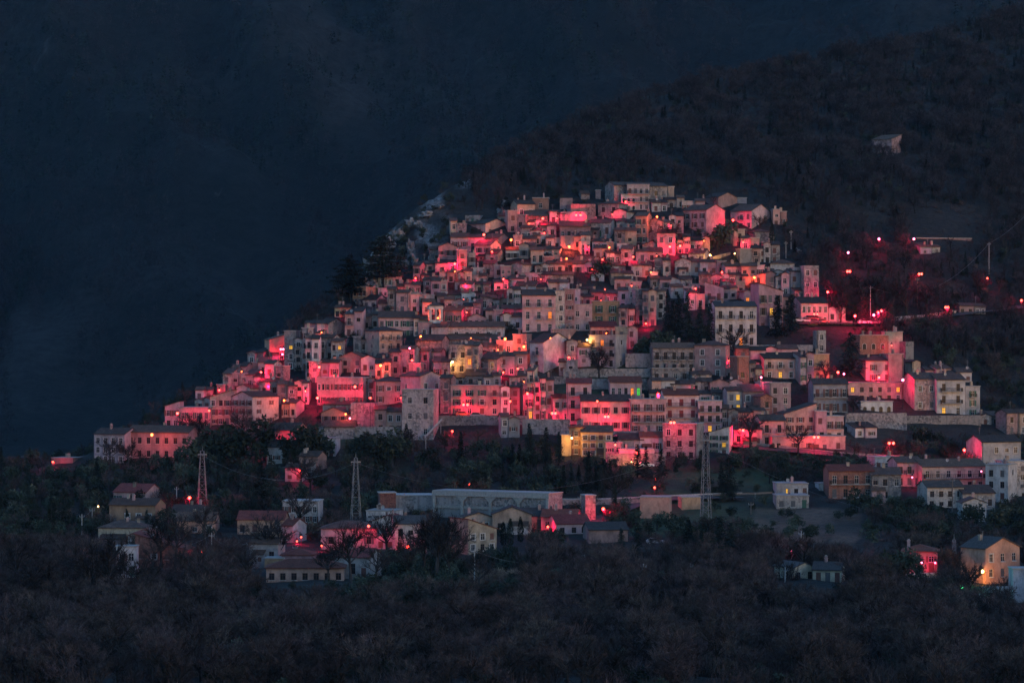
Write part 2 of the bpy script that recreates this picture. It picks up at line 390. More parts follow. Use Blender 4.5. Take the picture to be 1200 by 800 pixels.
# ------------------------------------------------------------------ buildings
HOUSES = []      # rect + distance of each, for lamps and labels
def facade(b, o, ux, w, z0, h, ops, rec=.22):
    """a wall sheet in the plane o + ux*t, with real openings and reveals; ops: (t0, t1, za, zb)"""
    o = Vector(o); ux = Vector(ux); n = Vector((ux.y, -ux.x, 0))      # outward
    xs = sorted({0.0, w, *[t for q in ops for t in q[:2]]}); zs = sorted({z0, h, *[t for q in ops for t in q[2:]]})
    P = lambda t, z, dd=0: o + ux*t - n*dd + Vector((0, 0, z))
    for i in range(len(xs) - 1):
        for j in range(len(zs) - 1):
            cx, cz = (xs[i] + xs[i+1])/2, (zs[j] + zs[j+1])/2
            if any(q[0] < cx < q[1] and q[2] < cz < q[3] for q in ops): continue
            b.poly([P(xs[i], zs[j]), P(xs[i+1], zs[j]), P(xs[i+1], zs[j+1]), P(xs[i], zs[j+1])])
    for a, c, za, zb in ops:
        b.poly([P(a,za), P(a,zb), P(a,zb,rec), P(a,za,rec)]); b.poly([P(c,za), P(c,za,rec), P(c,zb,rec), P(c,zb)])
        b.poly([P(a,za), P(a,za,rec), P(c,za,rec), P(c,za)]); b.poly([P(a,zb), P(c,zb), P(c,zb,rec), P(a,zb,rec)])

COLW = {'st': 'grey stone', 'sr': 'reddish stone', 'w': 'white', 'c': 'cream', 'p': 'pink', 'o': 'ochre', 'g': 'grey rendered', 'b': 'brick', 'y': 'yellow'}
NUM = {0: '', 1: 'single-storey', 2: 'two-storey', 3: 'three-storey', 4: 'four-storey', 5: 'five-storey'}
def house(line):
    head, _, lab = line.partition('|')
    t = head.split(); x0, x1, yt, yb, ws = map(float, t[:5]); roof, wall, wins = t[5], t[6], t[7]; fl = t[8] if len(t) > 8 else ''
    rc = 't'
    if len(roof) > 1: rc = roof[1]; roof = roof[0]
    pxc = (x0 + x1)/2; D0 = G(pxc, yb); s = D0/F
    if ws:
        d = min(20, max(7.0, abs(ws)*s/.66)); th = math.asin(min(.8, abs(ws)*s/d))
    else:
        d = min(8.5, max(4.5, (x1 - x0)*s*1.1)) + R.uniform(-.5, .5); th = math.radians(R.uniform(0, 13))*R.choice((-1, 1)) if 'k' not in fl and roof != 'w' and (x1 - x0)*s < 9 else math.radians(R.uniform(-3, 3))
    if roof == 'w': d = .7
    yc = 0 if ws else .75*math.atan(2*32*(pxc - 650)/550**2*min(1, max(0, (640 - yb)/90))/s)      # fronts follow the contour of the hill
    th = th + yc if not ws else th
    yaw = -th if ws > 0 else th
    w = (x1 - x0)*s/math.cos(th); h = (yb - yt)*s
    Y = D0 + abs(w/2*math.sin(th)) + (R.uniform(0, 1.2) if roof != 'w' else 0)
    X = (pxc - 600)*Y/F; Z = (400 - yb)*D0/F
    kind = 'retaining_wall' if roof == 'w' else ('church' if 'C' in fl else ('shed' if h < 3.2 and wins == '-' and roof != 'f' else 'house'))
    root = empty(kind, (X, Y, Z), yaw)
    wm = R.choice(WALL[wall]); fo = -3.2
    if roof == 'w': wm = WALL[wall][1 if wall == 'st' else 0]
    # --- openings
    cols, rows = (0, 0) if wins == '-' else (int(wins.split('x')[0]), int(wins.split('x')[1].rstrip('abcdefghijklmnopqrstuvwxyzL')))
    ops = []; wl = []; bal = []
    if rows and 'k' not in fl and 'x' not in fl: cols = max(cols, round(w/2.7)); rows = max(rows, round(h/3.5))
    style = R.choice(['plain', 'plain', 'white', 'surr', 'brown', 'green', 'grey', 'cbrown', 'brown'])
    if wall in ('st', 'sr', 'b'): style = R.choice(['plain', 'plain', 'surr', 'cbrown', 'plain', 'cgrey'])
    if 'r' in fl: style = 'cred'
    if 'k' in fl and style in ('cgrey', 'cbrown'): style = R.choice(['plain', 'surr', 'brown', 'white'])
    lit = [c for c in fl if c in 'YOV']
    tall = 'd' in fl or 'b' in fl
    if rows and roof != 'w':
        mx = w/cols; usable = h - (.45 if roof != 'f' else .7)
        ph = usable/rows; ph = min(ph, 3.6) if rows > 0 else ph
        ww = min(1.1, mx*.52); wh = min(2.2 if tall else 1.65, ph*.62)
        z_top = usable
        for r in range(rows):
            zc = z_top - ph*(r + .5) if usable/rows < 3.7 else usable*(1 - (r + .5)/rows)
            for c in range(cols):
                if R.random() < (.10 if cols*rows > 3 and 'k' not in fl else 0): continue
                dx = 0 if 'k' in fl else R.uniform(-.09, .09)*mx
                t_ = mx*(c + .5) + dx; hh = wh; wwi = ww
                if 'k' not in fl and R.random() < .18 and not tall: hh *= .65
                isdoor = (r == rows - 1 and cols*rows > 2 and R.random() < .22 and 'k' not in fl)
                sty = style if R.random() < .72 else R.choice(['plain', 'white', 'cbrown', 'cgrey', 'surr'] if 'r' not in fl else ['cred'])
                za = max(.2, zc - hh/2); zb = min(za + hh, h - .25)
                if isdoor: za = .05; zb = min(2.2, h - .3); sty = R.choice(['cbrown', 'cgrey', 'cgreen'])
                if 'a' in fl: sty = 'arch'
                if zb - za < .35: continue
                q = (max(.12, t_ - wwi/2), min(w - .12, t_ + wwi/2), za, zb)
                wl.append([q, sty, r, c])
                if 'b' in fl and r < rows - (1 if rows > 1 else 0): bal.append((r, q))
        pool = [k for k in wl]; R.shuffle(pool)
        for L in lit:
            if pool: pool.pop()[1] = {'Y': 'lity', 'O': 'lito', 'V': 'litg'}[L]
        ops = [k[0] for k in wl if k[1] != 'arch']
    # --- walls
    b = MB(); hw = w/2
    facade(b, (-hw, 0, 0), (1, 0, 0), w, fo, h, ops)
    sops = []
    hl = hr = hb = h                                   # eave heights at left, right, back
    rise = 0
    if roof == 'g': rise = min(2.6, d/2*math.tan(math.radians(R.uniform(19, 24))))
    elif roof == 'G': rise = min(3.2, hw*math.tan(math.radians(R.uniform(18, 23))))
    elif roof == 's': rise = d*.27; hb = h + rise
    elif roof == 'l': rise = min(3.6, w*.30); hl = h + rise
    elif roof == 'r': rise = min(3.6, w*.30); hr = h + rise
    elif roof == 'h': rise = min(3.0, min(w, d)/2*math.tan(math.radians(22)))
    side = 'R' if ws > 5 else ('L' if ws < -5 else '')
    if side and rows and 'n' not in fl:
        nc = max(1, int(d/4.2)); 
        for r in range(rows):
            ph = (h - .45)/rows; zc = (h - .45) - ph*(r + .5)
            for c in range(nc):
                if R.random() < .35: continue
                tt = d/nc*(c + .5) + R.uniform(-.5, .5); hh = min(1.3, ph*.5); sops.append((max(.3, tt - .42), min(d - .3, tt + .42), max(.3, zc - hh/2), zc + hh/2))
    facade(b, (hw, 0, 0), (0, 1, 0), d, fo, h, sops if side == 'R' else [])
    facade(b, (hw, d, 0), (-1, 0, 0), w, fo, h, [])
    facade(b, (-hw, d, 0), (0, -1, 0), d, fo, h, sops if side == 'L' else [])
    if roof == 'g':
        for sx in (-hw, hw): b.poly([(sx, 0, h), (sx, d, h), (sx, d/2, h + rise)])
    elif roof == 'G':
        for sy in (0, d): b.poly([(-hw, sy, h), (hw, sy, h), (0, sy, h + rise)])
    elif roof == 's':
        b.poly([(-hw, d, h), (hw, d, h), (hw, d, hb), (-hw, d, hb)])
        for sx in (-hw, hw): b.poly([(sx, 0, h), (sx, d, h), (sx, d, hb)])
    elif roof in 'lr':
        sx = -hw if roof == 'l' else hw
        b.poly([(sx, 0, h), (sx, d, h), (sx, d, h + rise), (sx, 0, h + rise)])
        for sy in (0, d): b.poly([(-hw, sy, h), (hw, sy, h), (sx, sy, h + rise)])
    elif roof == 'w':
        b.poly([(-hw, 0, h), (hw, 0, h), (hw, d, h), (-hw, d, h)])
    obj('wall', b.mesh('wall', [wm]), root)
    # --- roof
    rf = None
    if roof not in 'wn':
        b = MB(); th_ = .16; of, og = .38, .22; rm = R.choice(ROOF[rc])
        if roof == 'g':
            e = rise/(d/2)*of; z0 = h - e + .02
            top = [(-of, z0 + th_), (d/2, h + rise + th_ + .02), (d + of, z0 + th_)]; bot = [(t_, z - th_) for t_, z in reversed(top)]
            b.prism(top + bot, 'x', -hw - og, hw + og)
        elif roof == 'G':
            e = rise/hw*of; z0 = h - e + .02
            top = [(-hw - of, z0 + th_), (0, h + rise + th_ + .02), (hw + of, z0 + th_)]; bot = [(t_, z - th_) for t_, z in reversed(top)]
            b.prism(top + bot, 'y', -og - .1, d + og)
        elif roof == 's':
            k = rise/d; b.prism([(-of, h - k*of + .02), (d + of, hb + k*of + .02), (d + of, hb + k*of + .02 + th_), (-of, h - k*of + .02 + th_)], 'x', -hw - og, hw + og)
        elif roof in 'lr':
            k = rise/w; za, zb = (h + rise + k*of, h - k*of) if roof == 'l' else (h - k*of, h + rise + k*of)
            b.prism([(-hw - of, za + .02), (hw + of, zb + .02), (hw + of, zb + .02 + th_), (-hw - of, za + .02 + th_)], 'y', -og, d + og)
        elif roof == 'h':
            X0, X1, Y0, Y1, Z0 = -hw - of, hw + of, -of, d + of, h + .01
            if w >= d: r0, r1 = (-hw + d/2, d/2, h + rise), (hw - d/2, d/2, h + rise)
            else: r0 = r1 = None
            if r0 is None or abs(r0[0] - r1[0]) < .3:
                if w >= d: ap = [(0, d/2, h + rise)]*2
                else: ap = [(0, w/2, h + rise), (0, d - w/2, h + rise)]
                e4 = [(X0,Y0,Z0+th_),(X1,Y0,Z0+th_),(X1,Y1,Z0+th_),(X0,Y1,Z0+th_)]
                if ap[0] == ap[1]:
                    for i in range(4): b.poly([e4[i], e4[(i+1)%4], ap[0]])
                else:
                    b.poly([e4[0], e4[1], ap[0]]); b.poly([e4[2], e4[3], ap[1]]); b.poly([e4[1], e4[2], ap[1], ap[0]]); b.poly([e4[3], e4[0], ap[0], ap[1]])
            else:
                e4 = [(X0,Y0,Z0+th_),(X1,Y0,Z0+th_),(X1,Y1,Z0+th_),(X0,Y1,Z0+th_)]
                b.poly([e4[0], e4[1], r1, r0]); b.poly([e4[2], e4[3], r0, r1]); b.poly([e4[1], e4[2], r1]); b.poly([e4[3], e4[0], r0])
            lo = [(x, y, Z0) for x, y, _ in e4]
            for i in range(4): b.poly([e4[i], e4[(i+1)%4], lo[(i+1)%4], lo[i]])
            b.poly(list(reversed(lo)))
        elif roof == 'f':
            o_ = .18; b.box(-hw - o_, hw + o_, -o_, d + o_, h + .004, h + .24); rm = M['conc'] if rc == 't' else ROOF[rc][0]
        rf = obj('roof', b.mesh('roof', [rm]), root)
    # --- windows, balconies
    lower = []
    for q, sty, r, c in wl:
        o = obj('window', W[sty], root, ((q[0] + q[1])/2 - hw, 0, q[2]), 0, (q[1] - q[0], .22, q[3] - q[2]))
        if sty == 'litg': o['label'] = 'window lit green from inside'
    ux = (hw, 0) if side == 'R' else (-hw, d)
    for q in sops:
        m_ = (q[0] + q[1])/2
        if side == 'R': obj('window', W[style if style != 'arch' else 'plain'], root, (hw, m_, q[2]), math.pi/2, (q[1]-q[0], .22, q[3]-q[2]))
        else: obj('window', W[style], root, (-hw, d - m_, q[2]), -math.pi/2, (q[1]-q[0], .22, q[3]-q[2]))
    if bal:
        if 'l' in fl:
            for r in sorted({r for r, _ in bal}):
                qs = [q for rr, q in bal if rr == r]; a, c = min(q[0] for q in qs) - .5, max(q[1] for q in qs) + .5
                a, c = max(.1, a), min(w - .1, c); z = max(.1, qs[0][2] - .05)
                bo = obj('balcony', BALC, root, ((a+c)/2 - hw, 0, z - .03), 0, (c - a, 1, 1)); obj('railing', RAILL, bo)
        else:
            for r, q in bal:
                if R.random() < .25: continue
                bo = obj('balcony', BALC, root, ((q[0]+q[1])/2 - hw, 0, q[2] - .08), 0, (min(1.9, w/cols*.9), .85, 1)); obj('railing', RAILS, bo)
    if 'e' in fl: obj('garage_door', GARAGE, root, (R.uniform(-.2, .2)*w, -.25, 0.0), 0, (2.6, 1, 2.3))
    # --- chimneys, aerials, pipes
    if rf is not None:
        def roof_z(x, y):
            if roof == 'g': return h + rise*(1 - abs(y - d/2)/(d/2))
            if roof == 'G': return h + rise*(1 - abs(x)/hw)
            if roof == 's': return h + rise*y/d
            if roof == 'l': return h + rise*(hw - x)/w
            if roof == 'r': return h + rise*(x + hw)/w
            if roof == 'h': return h + rise*.55
            return h + .2
        nch = R.choice((0, 1, 1, 2, 2)) if w > 5 and 'x' not in fl else (1 if R.random() < .5 and 'x' not in fl else 0)
        for k in range(nch):
            x, y = R.uniform(-.38, .38)*w, d*R.uniform(.3, .7); obj('chimney', R.choice((CHIM, CHIM, CHIM2)), rf, (x, y, roof_z(x, y) + .35), 0, (R.uniform(.8, 1.2), 1, R.uniform(.6, 1)))
        if R.random() < .22 and 'x' not in fl:
            x, y = R.uniform(-.4, .4)*w, d*.5; obj('aerial', AERIAL, rf, (x, y, roof_z(x, y)))
        if R.random() < .07 and 'x' not in fl:
            x, y = R.uniform(-.4, .4)*w, d*.25; obj('satellite_dish', DISH, rf, (x, y, roof_z(x, y) + .1))
    if R.random() < .3 and h > 5: obj('drainpipe', PIPE, root, (R.choice((-1, 1))*(hw - .25), 0, -.5), 0, (1, 1, h + .4))
    if 'k' not in fl and w > 4.5 and h > 4 and rows and R.random() < .45:      # a lean-to built against the front
        aw, ad, ah = w*R.uniform(.28, .5), R.uniform(1.2, 2.2), h*R.uniform(.3, .55); ax = R.uniform(-.5, .5)*(w - aw); b = MB(); ar = ad*.4
        q = [(ax - aw/2, -ad), (ax + aw/2, -ad), (ax + aw/2, .05), (ax - aw/2, .05)]
        b.poly([(*q[0], fo), (*q[1], fo), (*q[1], ah), (*q[0], ah)]); b.poly([(*q[1], fo), (*q[2], fo), (*q[2], ah + ar), (*q[1], ah)]); b.poly([(*q[3], fo), (*q[0], fo), (*q[0], ah), (*q[3], ah + ar)])
        an = obj('annex', b.mesh('annex', [R.choice(WALL[R.choice(('st', 'sr', wall, 'g'))])]), root)
        b = MB(); b.prism([(-ad - .3, ah - .1), (0.03, ah + ar + .03), (0.03, ah + ar + .16), (-ad - .3, ah + .04)], 'x', ax - aw/2 - .2, ax + aw/2 + .2); obj('roof', b.mesh('annex_roof', [R.choice(ROOF['t'])]), an)
        if R.random() < .7: obj('window', W[R.choice(('plain', 'cgrey', 'cbrown'))], an, (ax + R.uniform(-.2, .2)*aw, -ad - .06, ah*.35), 0, (.8, .1, min(1.1, ah*.4)))
    storeys = max(1, round(h/3.2)) if rows else 0
    HOUSES.append(dict(o=root, x0=min(x0, x0 + min(0, ws)), x1=max(x1, x1 + max(0, ws)), yt=yt, yb=yb, D=D0, px=pxc, py=(yt+yb)/2, rows=rows, st=storeys,
                       wall=wall, roof=roof, rc=rc, w=w, h=h, kind=kind, fl=fl, lab=lab.strip(), r=math.hypot(w, d)/2, cx=X, cy=Y + d/2))
    return root
